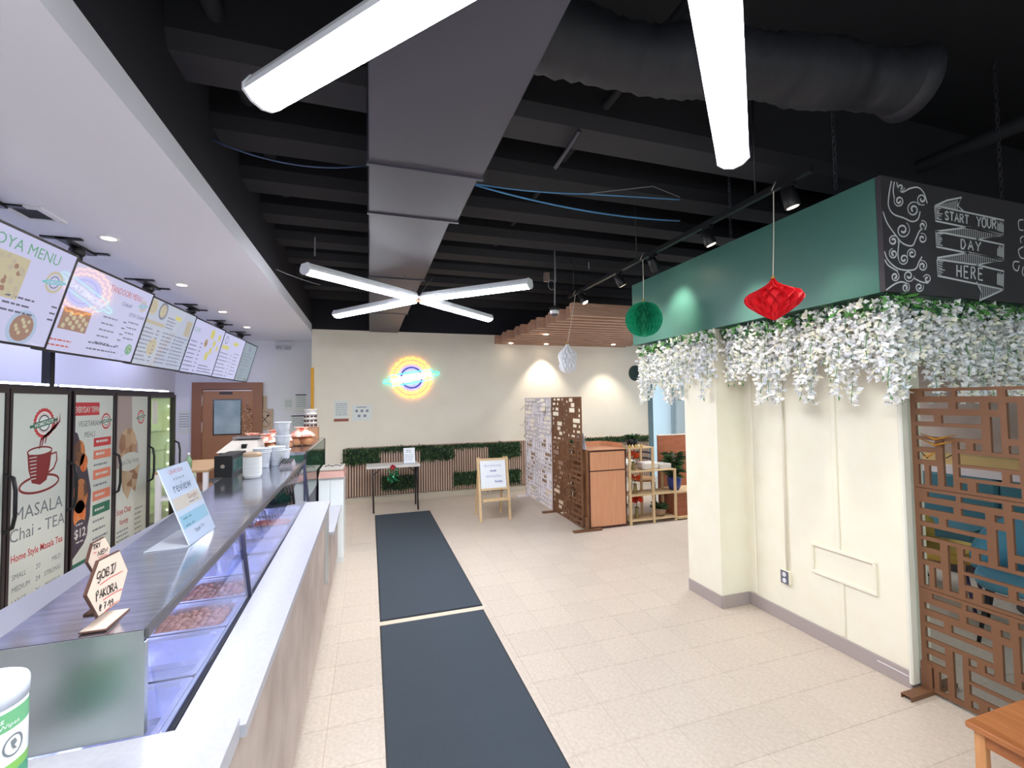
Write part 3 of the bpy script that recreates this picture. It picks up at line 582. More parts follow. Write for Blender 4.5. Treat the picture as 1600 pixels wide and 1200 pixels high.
def notice(x0, x1, z0, z1, lab, wall_y, seed, foot=None, rows=6, colr=None, dark_head=False):
    mb = MB(); fr = Frame((0, wall_y-.004, 0), (1, 0, 0), (0, 0, 1)); mb.use(pw_m).box(x0, x1, wall_y-.004, wall_y-.001, z0, z1)
    ik = colr or mat('ink_pale', (150, 155, 168), .7); hh = z1-z0; ww = x1-x0
    rnd = random.Random(seed)
    for k in range(rows):
        mb.use(ik); zz = z1-hh*(.14+.62*k/rows); a = x0+ww*.12
        while a < x1-ww*.15: wd = rnd.uniform(.1, .3)*ww; rect(mb, fr, a, min(a+wd, x1-ww*.1), zz-hh*.03, zz, .001); a += wd+.03*ww
    if foot: mb.use(foot); rect(mb, fr, x0, x1, z0, z0+hh*.13, .001)
    if dark_head: mb.use(mat('ink_black', (40, 32, 32), .7)); rect(mb, fr, x0+ww*.05, x1-ww*.05, z1-hh*.06, z1, .001)
    return mb.build('wall_notice', None, label=lab, cat='notice')
notice(-1.62, -1.46, 1.66, 1.9, 'small white notice on kitchen wall, just right of cutting board', KB, 1)
notice(-1.42, -1.2, 1.62, 1.98, 'white notice with black top bar on kitchen wall', KB, 2, dark_head=True)
notice(-1.5, -1.2, 1.2, 1.56, 'lower white notice with black heading on kitchen wall behind the tub tower', KB, 3, dark_head=True)
notice(-3.4, -3.2, 1.25, 1.7, 'greenish-white notice left of the brown kitchen door', KB, 4)
notice(-.60, -.355, 1.47, 1.84, 'white poster with dark red foot, left of the pair on cream wall', WB, 5, foot=mat('ink_brick', (150, 84, 70), .6), rows=7)
mb = notice(-.30, .04, 1.47, 1.76, 'white landscape poster with five small round drawings, right of the pair', WB, 6, rows=0)
mb2 = MB(); fr = Frame((0, WB-.0045, 0), (1, 0, 0), (0, 0, 1)); mb2.use(mat('ink_pale2', (140, 140, 165), .7))
for x_, z_ in ((-.22, 1.65), (-.13, 1.65), (-.04, 1.65), (-.18, 1.56), (-.08, 1.56)): disc(mb2, fr, x_, z_, .026, .001, 12)
rect(mb2, fr, -.22, -.05, 1.71, 1.725, .001)
mb2.build('printed_drawings', None, mb)
t = thing('security_light', 'white twin-head emergency lamp high on kitchen wall under soffit', 'emergency light', (-1.62, KB-.06, 2.88))
MB().bbox(-1.78, -1.46, KB-.05, KB-.004, 2.96, 3.02, .006).build('case', white, t)
for x in (-1.7, -1.54): MB().lathe((x, KB-.09, 2.88), [(.02, .06), (.05, .05), (.055, .0), (.02, -.004)], 14).build('lamp_head', mat('lamp_grey', (190, 190, 196), .3), t)
# prep table against the kitchen wall with bottle and clutter
kt = mat('laminate_tan', (176, 146, 110), .5)
t = thing('side_table', 'tan-topped white side table by the brown kitchen door', 'table', (-2.17, 7.0, 0))
MB().bbox(-2.45, -1.9, 6.4, 7.6, .97, 1.0, .005).build('tabletop', kt, t)
for x in (-2.42, -1.93):
    for y in (6.43, 7.57): MB().box(x-.025, x+.025, y-.025, y+.025, 0, .97).build('leg', white, t)
MB().box(-2.45, -1.9, 6.42, 7.58, .65, .675).build('lower_shelf', white, t)
t = thing('sanitizer_bottle', 'small clear green bottle standing on the tan side table', 'bottle', (-2.2, 6.7, 1.0))
MB().lathe((-2.2, 6.7, 1.0), [(.03, 0), (.036, .01), (.036, .1), (.014, .14), (.014, .155)], 14).build('body', mat('bottle_green', (150, 190, 150), .2, trans=.3), t)
MB().lathe((-2.2, 6.7, 1.155), [(.016, 0), (.016, .02), (.008, .035)], 12).build('cap', white, t)
for k, (x, y, c, nmx) in enumerate(((-2.25, 6.6, (70, 60, 60), 'dark'), (-2.1, 6.9, (190, 150, 130), 'tan'), (-2.05, 7.2, (120, 120, 130), 'grey'))):
    MB().lathe((x, y, .6755), [(.07, 0), (.1, .03), (.11, .09), (.1, .09), (.06, .02)], 16).build('mixing_bowl', mat('bowl%d' % k, c, .4), label=f'{nmx} bowl on the lower shelf of the tan side table', cat='bowl')
# ------------------------------------------------------------------ counter
panel_w = mat('counter_laminate', (200, 184, 176), .45, c2=(170, 152, 144), scale=5, stretch=(8, .7, .7)); panel_w2 = panel_w
t = thing('service_counter', 'long counter base clad in pinkish-grey woodgrain boards', 'counter', (-.7, 2.8, 0))
ys = [.7, 1.35, 2.1, 2.85, 3.6, 4.3]
for a, b in zip(ys, ys[1:]): MB().box(-.548, -.345, a+.002, b-.002, .1, .895).build('panel', panel_w, t)
MB().box(-.548, -.37, .72, 5.38, 0, .098).build('plinth', mat('plinth', (120, 104, 96), .6), t)
MB().box(-.548, -.345, 4.302, 5.42, .1, .615).build('panel', panel_w, t)
MB().box(-.349, -.332, 4.04, 4.1, .3, .895).box(-.349, -.336, 3.9, 4.03, .35, .895).build('end_post', mat('post_grey', (190, 190, 192), .3, .3), t)
zt = .93
wt = MB(); wt.hexa([(-.498, 1.41, .897), (-.322, 1.41, .897), (-.335, 4.32, .897), (-.538, 4.32, .897), (-.498, 1.41, zt), (-.322, 1.41, zt), (-.335, 4.32, zt), (-.538, 4.32, zt)])
wt.build('worktop', quartz, label='long narrow white quartz ledge running along the glass food case', cat='worktop')
MB().bbox(-1.5, -.335, .7, 1.404, .897, .957, .004).build('worktop', quartz, label='white quartz slab across the near end of the counter', cat='worktop')
MB().box(-1.5, -.62, .72, 1.39, 0, .895).build('counter_cabinet', panel_w, label='cabinet under the near white quartz slab', cat='cabinet')
MB().bbox(-.545, -.305, 4.34, 5.44, .617, .645, .004).build('worktop', quartz, label='low white ledge beyond the end of the long quartz ledge', cat='worktop')
# steel and glass food case; the top rises a touch towards the far end
z0, z1 = 1.222, 1.293; yA, yB = 1.412, 4.38; xf = -.555
zz = lambda y: z0+(z1-z0)*(y-yA)/(yB-yA); xb = lambda y: -.88-.16*(y-yA)/(yB-yA)
t = thing('food_display_case', 'long steel display case with slanted glass front holding food pans', 'display case', (-.75, 2.9, 0))
mb = MB(); mb.hexa([(xb(yA), yA, z0-.02), (xf, yA, z0-.02), (xf, yB, z1-.02), (xb(yB), yB, z1-.02), (xb(yA), yA, z0), (xf, yA, z0), (xf, yB, z1), (xb(yB), yB, z1)]); mb.build('top', steel, t)
mb = MB(); mb.hexa([(xf-.001, yA-.003, z0-.02), (xf+.010, yA-.003, z0-.02), (xf+.010, yB, z1-.02), (xf-.001, yB, z1-.02), (xf-.001, yA-.003, z0+.003), (xf+.010, yA-.003, z0+.003), (xf+.010, yB, z1+.003), (xf-.001, yB, z1+.003)]); mb.build('edge_rail', mat('rail_steel', (120, 118, 122), .3, .8), t)
MB().box(-.9, xf, yA-.004, yA+.012, .958, z0-.03).box(-.9, xf, yA-.008, yA-.004, z0-.055, z0).box(xf-.012, xf+.003, yA-.007, yA+.012, .958, z0-.03).build('end_panel', steel2, t)
fr = Frame((-.9, yA-.0085, .957), (1, 0, 0), (0, 0, 1))
MB().box(-1.06, -.9, yA+.02, yB, 0, .80).box(-.9, -.56, yA+.02, yB, 0, .72).box(-1.06, -.9, yA+.02, yB, .80, z0-.03).build('body', mat('case_body', (196, 198, 206), .35, .7), t)
glm = glass('case_glass', (236, 240, 250))
ym = 2.33; zb = .93
for a, b, lab in ((yA+.013, ym-.01, 1), (ym+.01, yB-.01, 2)):
    xa, xbm = -.512-.025*(a-yA)/3, -.512-.025*(b-yA)/3
    MB().hexa([(xa-.006, a, zb), (xa, a, zb), (xbm, b, zb), (xbm-.006, b, zb), (xf-.006, a, zz(a)-.021), (xf, a, zz(a)-.021), (xf, b, zz(b)-.021), (xf-.006, b, zz(b)-.021)]).build('front_glass', glm, t)
for y in (ym, yB-.004):
    MB().hexa([(-.535, y-.006, zb), (-.512, y-.006, zb), (-.512, y+.006, zb), (-.535, y+.006, zb), (xf-.015, y-.006, zz(y)-.021), (xf+.008, y-.006, zz(y)-.021), (xf+.008, y+.006, zz(y)-.021), (xf-.015, y+.006, zz(y)-.021)]).build('glass_post', mat('post_dark', (74, 72, 84), .3, .6), t)
MB().hexa([(-.530, yA+.01, .90), (-.503, yA+.01, .90), (-.541, yB, .90), (-.556, yB, .90), (-.522, yA+.01, .928), (-.503, yA+.01, .928), (-.541, yB, .928), (-.552, yB, .928)]).build('gasket', matte_black, t)
MB().hexa([(-.62, yA+.05, z0-.05), (-.585, yA+.05, z0-.05), (-.585, yB-.05, z1-.05), (-.62, yB-.05, z1-.05), (-.62, yA+.05, z0-.038), (-.585, yA+.05, z0-.038), (-.585, yB-.05, z1-.038), (-.62, yB-.05, z1-.038)]).build('case_lamp', emit('case_led', (212, 214, 255), CASE), t)
MB().box(-.897, -.56, yB-.012, yB-.002, .72, z1-.035).build('end_glass', glm, t)
# pans
foodm = [None, mat('curry', (150, 84, 70), .35, c2=(110, 56, 48), scale=60, bump=.6, kind='voronoi'), mat('fritters', (176, 120, 92), .6, c2=(140, 88, 66), scale=70, bump=.8, kind='voronoi'), None, mat('relish', (190, 96, 80), .4, c2=(150, 70, 60), scale=80, bump=.8)]
kp = 0; y = yA+.03; plist = [(.32, 0, 'empty pan nearest the steel end panel'), (.34, 0, 'second empty pan from the steel end panel, creased'), (.30, 2, 'pan of brown fritters'), (.30, 1, 'pan of dark red curry'), (.34, 0, 'empty pan beside the glass divider post'), (.32, 0, 'first empty pan past the divider post'), (.32, 0, 'empty pan midway beyond the divider post'), (.32, 4, 'pan of red relish beyond the divider'), (.32, 0, 'farthest empty pan')]
for d_, fk, lab in plist:
    x0, x1, ya, yb = -.885, -.553, y+.006, y+d_-.006; zt_ = .905; zbt = .80 if not fk else .82
    p = thing('food_pan', 'steel '+lab+' in the display case', 'food pan', ((x0+x1)/2, (ya+yb)/2, zbt), 'steel pans in the display case')
    def rr(x0, x1, y0, y1, z, r=.03):
        o = []
        for cx, cy, a in ((x1-r, y1-r, 0), (x0+r, y1-r, 90), (x0+r, y0+r, 180), (x1-r, y0+r, 270)):
            for q in range(5): o.append((cx+r*math.cos(math.radians(a+q*22.5)), cy+r*math.sin(math.radians(a+q*22.5)), z))
        return o
    mb = MB(); mb.loft([rr(x0, x1, ya, yb, zt_-.004, .012), rr(x0, x1, ya, yb, zt_, .012), rr(x0+.018, x1-.018, ya+.018, yb-.018, zt_), rr(x0+.022, x1-.022, ya+.022, yb-.022, zt_-.01), rr(x0+.032, x1-.032, ya+.032, yb-.032, zbt+.012, .04), rr(x0+.045, x1-.045, ya+.045, yb-.045, zbt, .04)], smooth=False)
    mb.poly(rr(x0+.045, x1-.045, ya+.045, yb-.045, zbt, .04)); mb.build('tray', pan_steel, p)
    if fk:
        mb = MB(); rnd = random.Random(kp); n_ = 8
        for i in range(n_):
            for j in range(n_):
                cx = x0+.05+(x1-x0-.1)*(i+.5)/n_+rnd.uniform(-.006, .006); cy = ya+.05+(yb-ya-.1)*(j+.5)/n_+rnd.uniform(-.006, .006); r = rnd.uniform(.018, .026)
                mb.lathe((cx, cy, zt_-.045+rnd.uniform(0, .01)), [(r*.6, 0), (r, .008), (r*.8, .02), (r*.2, .028)], 7)
        mb.build('food', foodm[fk], p, kind='stuff')
    else:
        mb = MB(); mb.tube([(x0+.07, (ya+yb)/2-.03, zbt+.006), ((x0+x1)/2, (ya+yb)/2, zbt+.012), (x1-.07, (ya+yb)/2+.03, zbt+.006)], [.003, .008, .003], 6); mb.build('crease', pan_steel, p)
    y += d_; kp += 1
MB().box(-.552, -.535, yA+.02, yB-.02, .85, .903).box(-.897, -.89, yA+.02, yB-.02, .85, .905).build('pan_rail', steel2, t)
# second, farther case
t = thing('glass_counter_case', 'farther dark glass-fronted counter case carrying the bread bags', 'display case', (-.8, 5.4, 0))
MB().box(-1.15, -.57, 4.45, 6.3, 0, .9).build('base', mat('case_dark', (52, 52, 60), .5), t)
MB().box(-1.15, -.56, 4.45, 6.3, 1.335, 1.36).build('top', steel, t)
MB().box(-.566, -.556, 4.47, 6.28, .9, 1.333).build('front_glass', glass('green_glass', (150, 190, 175)), t)
MB().box(-1.13, -.57, 4.452, 4.462, .9, 1.333).build('end_glass', glass('green_glass'), t)
MB().box(-.57, -.552, 4.45, 4.465, .6, 1.34).box(-.57, -.552, 6.28, 6.3, .6, 1.34).build('glass_post', mat('post_dark', (1, 1, 1)), t)
MB().box(-1.12, -.6, 4.5, 6.25, .9, .93).box(-1.15, -1.13, 4.47, 6.28, .9, 1.333).build('inner_liner', mat('liner_green', (120, 150, 140), .4), t)
# white cabinet with two panels
t = thing('white_cabinet', 'white two-panel cabinet with brownish-pink top behind the low ledge', 'cabinet', (-.45, 5.62, 0))
MB().box(-.548, -.285, 5.46, 5.9, 0, .95).build('body', mat('glossy_white', (238, 242, 244), .2), t)
for x0, x1 in ((-.546, -.432), (-.426, -.288)): MB().bbox(x0, x1, 5.447, 5.459, .05, .93, .003).build('panel', mat('glossy_white', (1, 1, 1)), t)
MB().hexa([(-.55, 5.43, .955), (-.27, 5.43, .955), (-.27, 5.95, .955), (-.55, 5.95, .955), (-.54, 5.5, 1.03), (-.29, 5.5, 1.03), (-.29, 5.92, 1.03), (-.54, 5.92, 1.03)]).build('top', mat('top_rose', (170, 128, 118), .5), t)
MB().box(-.54, -.29, 5.49, 5.93, 1.031, 1.045).build('lid', mat('lid_grey', (190, 184, 176), .4), t)
mb = MB(); 
for q in range(5): mb.tube([(-.5+q*.04, 5.7, 1.05+.012*(q % 2)), (-.46+q*.04, 5.73, 1.055+.012*((q+1) % 2))], .004, 5)
mb.build('string_of_clips', matte_black, label='small black loose clips lying on the white cabinet lid', cat='clips')
# ------------------------------------------------------------------ things on the steel top
def topz(y): return zz(y)+.0005
# hexagon signs
woodply = mat('plywood', (226, 206, 190), .6); edge_m = mat('burnt_edge', (92, 60, 50), .6); inkb = mat('ink_black', (40, 32, 32), .7); inkr = mat('ink_red2', (206, 50, 56), .6)
cz = topz(1.5)
def hexsign(lab, pix, X):
    P_ = [at(x, y, 0, X) for x, y in pix]; c = sum(P_, Vector())/len(P_)
    t = thing('hexagon_sign', lab, 'sign', (X, c.y, cz))
    fr = Frame((X, 0, 0), (0, 1, 0), (0, 0, 1))
    MB().prism([p-Vector((.0065, 0, 0)) for p in P_], (.006, 0, 0)).build('edge', edge_m, t)
    MB().poly([c+(p-c)*.965+Vector((.0004, 0, 0)) for p in P_]).build('face', woodply, t)
    return t, c
def hmap(X): return lambda x, y: at(x, y, 0, X+.0012)
def pstroke(mb, X, s_, x0, y0, x1, y1, h, wd):      # lettering along the sign's slanted lines
    f = hmap(X); n_ = len(s_); L = x1-x0
    strokes(lambda a, b: f(x0+a, y0+(y1-y0)*a/L-b), s_, 0, 0, L/(n_*1.12), h, .12, lambda q: ribbon(mb, q, wd, Vector((1, 0, 0))))
HX = -.668; t, c = hexsign('wooden hexagon sign lettered GOBI PAKORA @ 7.99 with red underlines', [(134.3, 930.7), (154, 876), (187.3, 859.6), (200.3, 890.7), (186.7, 940.7), (153.3, 964.7)], HX)
mb = MB().use(inkb); pstroke(mb, HX, 'GOBI', 151.5, 908, 180, 893, 13, .0040); pstroke(mb, HX, 'PAKORA', 150, 938, 184, 921, 13, .0038); pstroke(mb, HX, '@ 7.99', 155.5, 955, 181, 943, 10, .0034)
mb.use(inkr)
for x0, y0, x1, y1 in ((156, 914, 192, 892), (161, 938, 191, 920), (163, 957, 186, 938)): ribbon(mb, [at(x0, y0, 0, HX+.0012), at((x0+x1)/2, (y0+y1)/2-1.5, 0, HX+.0012), at(x1, y1, 0, HX+.0012)], .0022, Vector((1, 0, 0)))
mb.build('lettering', None, t)
MB().prism([(HX-.035, c.y-.06, cz), (HX+.022, c.y-.06, cz), (HX+.022, c.y+.06, cz), (HX-.035, c.y+.06, cz)], (0, 0, .004)).build('foot', edge_m, t)
MB().box(HX-.033, HX+.02, c.y-.058, c.y+.058, cz+.0041, cz+.006).build('foot_top', woodply, t)
HX2 = -.73; t, c = hexsign('smaller wooden hexagon sign lettered TRY NEW, behind the larger one', [(136.7, 878.7), (145, 849), (164, 838.7), (173, 855), (166, 885), (148, 897)], HX2)
mb = MB().use(inkb); pstroke(mb, HX2, 'TRY', 145.5, 860, 158, 853.5, 8, .0032); pstroke(mb, HX2, 'NEW', 153, 869, 169, 861.5, 7, .0032)
mb.use(inkr); ribbon(mb, [at(146, 864.5, 0, HX2+.0012), at(151, 862.5, 0, HX2+.0012)], .002, Vector((1, 0, 0))); ribbon(mb, [at(154, 872, 0, HX2+.0012), at(168, 866, 0, HX2+.0012)], .002, Vector((1, 0, 0)))
mb.build('lettering', None, t)
MB().tube([(HX2-.004, c.y, cz), (HX2-.004, c.y, c.z-.03)], .004, 6).build('stalk', edge_m, t); MB().bbox(HX2-.022, HX2+.008, c.y-.03, c.y+.03, cz, cz+.006, .002).build('foot', edge_m, t)
# review stand
zs = topz(2.1); bl, br = Vector((-.683, 2.10, zs+.002)), Vector((-.670, 2.365, zs+.006)); tl, tr = Vector((-.80, 2.115, zs+.305)), Vector((-.785, 2.355, zs+.31))
fr = Frame(bl, br-bl, tl-bl); W, H = (br-bl).length, (tl-bl).length
t = thing('acrylic_sign_stand', 'clear acrylic stand with a white review card, leaning back on the steel top', 'sign', (bl.x, bl.y, zs))
MB().hexa([fr.P(a, b, h) for h in (-.003, .0) for a, b in ((0, 0), (W, 0), (W, H), (0, H))]).build('card', mat('card_white', (236, 240, 248), .35), t)
acr = glass('acrylic', (240, 244, 250))
MB().hexa([fr.P(a, b, h) for h in (.0025, .0045) for a, b in ((-.002, 0), (W+.002, 0), (W+.002, H+.002), (-.002, H+.002))]).build('front_sheet', acr, t)
MB().hexa([(bl.x-.14, bl.y-.03, zs), (bl.x-.005, bl.y, zs), (br.x-.005, br.y, zs+.004), (br.x-.14, br.y, zs+.004), (bl.x-.14, bl.y-.03, zs+.003), (bl.x-.005, bl.y, zs+.003), (br.x-.005, br.y, zs+.007), (br.x-.14, br.y, zs+.007)]).build('foot', mat('acrylic_foot', (206, 212, 222), .15), t)
mb = MB(); mb.use(mat('ink_rose', (232, 130, 140), .6)); text(mb, fr, 'LEAVE US A', W*.5, H*.9, .026, .0005, 'CENTER', .9, bold=.01)
mb.use(inkb); text(mb, fr, '* * * * *', W*.5, H*.78, .03, .0005, 'CENTER'); mb.use(mat('ink_slate', (84, 96, 120), .6)); text(mb, fr, 'review', W*.5, H*.66, .06, .0005, 'CENTER', 1.0)
mb.use(mat('band_peach', (246, 224, 196), .6)); rect(mb, fr, .01, W-.01, H*.44, H*.6, .0004); mb.use(mat('band_aqua', (176, 220, 230), .6)); rect(mb, fr, .01, W-.01, H*.2, H*.37, .0004)
mb.use(mat('ink_rust', (176, 96, 76), .6)); text(mb, fr, 'Google', W*.68, H*.52, .03, .0008, 'CENTER'); dashes(mb, Frame(fr.P(0, 0, 0), fr.u, fr.v), W*.5, W*.88, H*.47, 1, .02, 2, mat('ink_pale', (1, 1, 1)), th=.005)
dashes(mb, fr, W*.12, W*.5, H*.31, 2, .03, 3, mat('ink_aqua', (110, 160, 176), .6), th=.007)
mb.use(mat('ink_slate', (1, 1, 1))); text(mb, fr, 'Thank You', W*.5, H*.1, .026, .0008, 'CENTER', .8, rot=.08)
mb.build('printing', None, t)
# stack of paper bowls
def bowl_stack(x, y, n, lab):
    z = topz(y); t = thing('paper_bowl_stack', lab, 'bowl stack', (x, y, z))
    for k in range(n):
        MB().lathe((x, y, z+k*.0105), [(.048, 0), (.05, .001), (.057, .018), (.0605, .021), (.0605, .024), (.057, .0245)], 24).build('bowl', mat('paper_bowl', (226, 226, 228), .5), t)
    zt = z+n*.0105+.012; MB().lathe((x, y, zt), [(.058, 0), (.061, .004), (.061, .018), (.055, .03), (.05, .031)], 24).build('lid', mat('lid_tan', (176, 150, 124), .4), t, label='tan lid closing the stack')
bowl_stack(-.80, 3.62, 13, 'stack of white paper bowls under a tan lid')
tubm = mat('frosted_tub', (226, 230, 240), .35, trans=.25)
def tub(x, y, z, r, h, lab, name='plastic_tub', group=None):
    return MB().lathe((x, y, z), [(r*.78, 0), (r*.8, .002), (r*.95, h-.012), (r*1.08, h-.011), (r*1.08, h), (r*.98, h), (r*.96, h-.014), (r*.8, .006)], 22).build(name, tubm, label=lab, cat='tub', group=group)
for k, (x, y) in enumerate(((-.83, 4.08), (-.74, 4.16))):
    for q in range(3): tub(x, y, topz(y)+q*.014, .062, .13, f'{("top", "middle", "bottom")[2-q]} tub of the {("left", "right")[k]} nested white stack behind the paper bowls', group='nested white tubs')
for q, nmq in enumerate(('lowest', 'middle', 'topmost')): tub(-.72, 4.31 if q == 0 else 4.31, topz(4.31)+q*.117, .062, .117, f'{nmq} clear tub of the tower of three by the glass case end', group='tower of clear tubs')
# dark clip rack
t = thing('label_rack', 'small grey ridged rack lying on the steel top before the tub tower', 'rack', (-.64, 4.1, topz(4.1)))
MB().hexa([(-.70, 4.02, topz(4.02)), (-.60, 4.02, topz(4.02)), (-.60, 4.2, topz(4.2)), (-.70, 4.2, topz(4.2)), (-.69, 4.04, topz(4.02)+.02), (-.61, 4.04, topz(4.02)+.03), (-.61, 4.18, topz(4.2)+.045), (-.69, 4.18, topz(4.2)+.045)]).build('base', mat('rack_grey', (130, 126, 136), .4), t)
for q in range(5): MB().hexa([(-.695+q*.018, 4.03, topz(4.1)+.026), (-.689+q*.018, 4.03, topz(4.1)+.026), (-.68+q*.018, 4.17, topz(4.1)+.048), (-.686+q*.018, 4.17, topz(4.1)+.048), (-.695+q*.018, 4.03, topz(4.1)+.034), (-.689+q*.018, 4.03, topz(4.1)+.034), (-.68+q*.018, 4.17, topz(4.1)+.056), (-.686+q*.018, 4.17, topz(4.1)+.056)]).build('slat', matte_black, t)
# black terminal and weighing scale
t = thing('black_terminal', 'upright black box with round silver dial standing on the steel top', 'terminal', (-1.0, 3.88, topz(3.7)))
MB().hexa([(-1.06, 3.7, topz(3.7)), (-.947, 3.7, topz(3.7)), (-.947, 4.07, topz(4.07)), (-1.06, 4.07, topz(4.07)), (-1.06, 3.7, 1.43), (-.947, 3.7, 1.43), (-.947, 4.07, 1.43), (-1.06, 4.07, 1.43)]).build('body', matte_black, t)
MB().box(-.9468, -.9455, 3.72, 4.05, 1.30, 1.40).build('glossy_panel', mat('gloss_green', (60, 84, 80), .06), t)
MB().prism([(-1.005+.014*math.cos(q*.4), 3.699, 1.355+.014*math.sin(q*.4)) for q in range(16)], (0, -.008, 0)).build('dial', chrome, t)
t = thing('weighing_scale', 'grey slanted weighing scale with steel platter behind the black box', 'scale', (-1.0, 4.2, topz(4.2)))
MB().box(-1.14, -.91, 4.1, 4.36, 1.29, 1.415).build('stand', matte_black, t)
MB().hexa([(-1.16, 4.08, 1.416), (-.87, 4.08, 1.416), (-.87, 4.38, 1.416), (-1.16, 4.38, 1.416), (-1.08, 4.2, 1.50), (-.89, 4.2, 1.50), (-.89, 4.37, 1.51), (-1.08, 4.37, 1.51)]).build('body', mat('scale_grey', (192, 188, 184), .4), t)
MB().bbox(-1.08, -.87, 4.2, 4.4, 1.515, 1.53, .004).build('platter', steel, t)
MB().box(-.99, -.955, 4.115, 4.16, 1.44, 1.475).build('display', matte_black, t)
# bread bags
redp = mat('bag_print', (226, 120, 104), .3, c2=(240, 214, 196), scale=30, kind='voronoi'); breadc = mat('bread', (196, 148, 104), .6, c2=(168, 112, 76), scale=12)
for k, (x, y, s) in enumerate(((-1.05, 4.75, 1), (-.93, 4.72, .95), (-.82, 4.8, .95), (-.68, 5.15, 1.15), (-.95, 5.2, 1.0))):
    t = thing('bread_bag', ['leftmost bag of buns with pink-printed film, by the scale', 'second bag of buns with pink-printed film from the scale', 'third bag of buns with pink-printed film, left of the tub tower', 'large bag of buns with pink-printed film right of the tub tower', 'bag of buns behind the others on the glass case'][k], 'bread bag', (x, y, 1.361), 'bread bags on the glass case')
    rnd = random.Random(k); mb = MB()
    for q in range(4): mb.lathe((x+(-.045 if q % 2 else .045)*s, y+(-.045 if q > 1 else .045)*s, 1.365), [(.03*s, 0), (.052*s, .015), (.055*s, .045*s), (.03*s, .075*s), (.004, .08*s)], 12)
    mb.build('buns', breadc, t, kind='stuff')
    rings = []
    for z_, r_ in ((.0, .095), (.03, .118), (.085, .112), (.12, .085), (.145, .04), (.165, .06)):
        rings.append([(x+s*(r_+rnd.uniform(-.008, .008))*math.cos(a), y+s*(r_+rnd.uniform(-.008, .008))*math.sin(a), 1.361+z_*s) for a in [2*math.pi*i/14 for i in range(14)]])
    MB().loft(rings[:3]).build('film', glass('clear_film', (250, 246, 244)), t); MB().loft(rings[2:]).build('printed_film', redp, t)
# sleeve of dark printed cups
t = thing('cup_stack', 'stack of white cups with brown squares on a wooden box by the yellow strip', 'cup stack', (-.70, 6.05, 1.361))
MB().bbox(-.79, -.61, 5.95, 6.15, 1.361, 1.50, .006).build('box', mat('kraft', (170, 124, 92), .6), t)
for q in range(4):
    z = 1.505+q*.055; MB().lathe((-.70, 6.05, z), [(.062, 0), (.064, .002), (.075, .05), (.08, .05), (.08, .056), (.07, .056)], 20).build('cup', mat('cup_white', (232, 228, 224), .5), t)
    if q < 3:
        mb = MB()
        for a in range(10): th = a*.628; mb.hexa([(-.70+r*math.cos(th+o_), 6.05+r*math.sin(th+o_), z+zo) for zo in (.012, .036) for r, o_ in ((.068, -.2), (.0745, -.2), (.0745, .2), (.068, .2))])
        mb.build('printed_squares', mat('ink_brownblack', (70, 40, 38), .6), t)
# wipes tub near the camera
bx, by, bz, R_ = -.752, 1.205, .957, .07
t = thing('wipes_tub', 'white cleaning wipes tub with green label, near left corner', 'tub', (bx, by, bz))
MB().lathe((bx, by, bz), [(R_*.97, 0), (R_, .005), (R_, .245)], 40).build('body', mat('tub_white', (236, 240, 246), .35), t)
MB().lathe((bx, by, bz+.245), [(R_*1.02, 0), (R_*1.03, .03), (R_*1.0, .036), (R_*.9, .04), (R_*.1, .042)], 40).build('lid', mat('tub_lid', (224, 230, 244), .4), t)
def band(z0_, z1_, r, m, nm_): MB().lathe((bx, by, bz), [(r, z0_), (r, z1_)], 48, caps=False).build(nm_, m, t)
gA = mat('label_green', (110, 180, 130), .4); gB = mat('label_lime', (130, 190, 90), .4)
band(.2, .237, R_+.0006, gA, 'label_band'); band(.133, .1995, R_+.0005, mat('label_white', (240, 242, 244), .4), 'label_band'); band(.115, .1325, R_+.0006, gB, 'label_band'); band(.005, .1145, R_+.0006, mat('label_teal', (70, 160, 120), .4), 'label_band')
vd = math.atan2(0-by, 0-bx)
class Cyl:
    n = Vector((0, 0, 1))
    def P(s, a, b, h=0.0):
        th = vd+a/R_; r = R_+.0012+h; return Vector((bx+r*math.cos(th), by+r*math.sin(th), bz+b+.055))
cy = Cyl(); mb = MB(); mb.use(mat('ink_dark', (1, 1, 1))); text(mb, cy, 'GL', -.012, .098, .036, 0, 'LEFT', .85, bold=.01)
for a in range(24):
    pass
pts = [cy.P(.052+.019*math.cos(q), .112+.021*math.sin(q), .0004) for q in [i*.2618 for i in range(24)]]
for i in range(24): pass
gl = MB().use(mat('ink_grey', (1, 1, 1))); ring_o = pts; ring_i = [cy.P(.052+.0155*math.cos(q), .112+.0175*math.sin(q), .0004) for q in [i*.2618 for i in range(24)]]
gl.add(ring_o+ring_i, [(i, (i+1) % 24, 24+(i+1) % 24, 24+i) for i in range(24)]); gl.poly([cy.P(.052+x_, .112+y_, .0005) for x_, y_ in ((-.006, .01), (.002, .012), (.006, .003), (.001, -.002), (.006, -.01), (-.001, -.008), (-.004, 0))])
gl.build('globe_emblem', None, t)
mb.use(mat('label_white', (1, 1, 1))); text(mb, cy, 'Disinfecting', -.03, .166, .0115, 0, 'LEFT', 1.2); text(mb, cy, 'Cleaner - Wipes', -.03, .152, .0115, 0, 'LEFT', 1.2); text(mb, cy, 'ND-S', .015, .035, .018, 0, 'LEFT', 1)
mb.build('lettering', None, t)
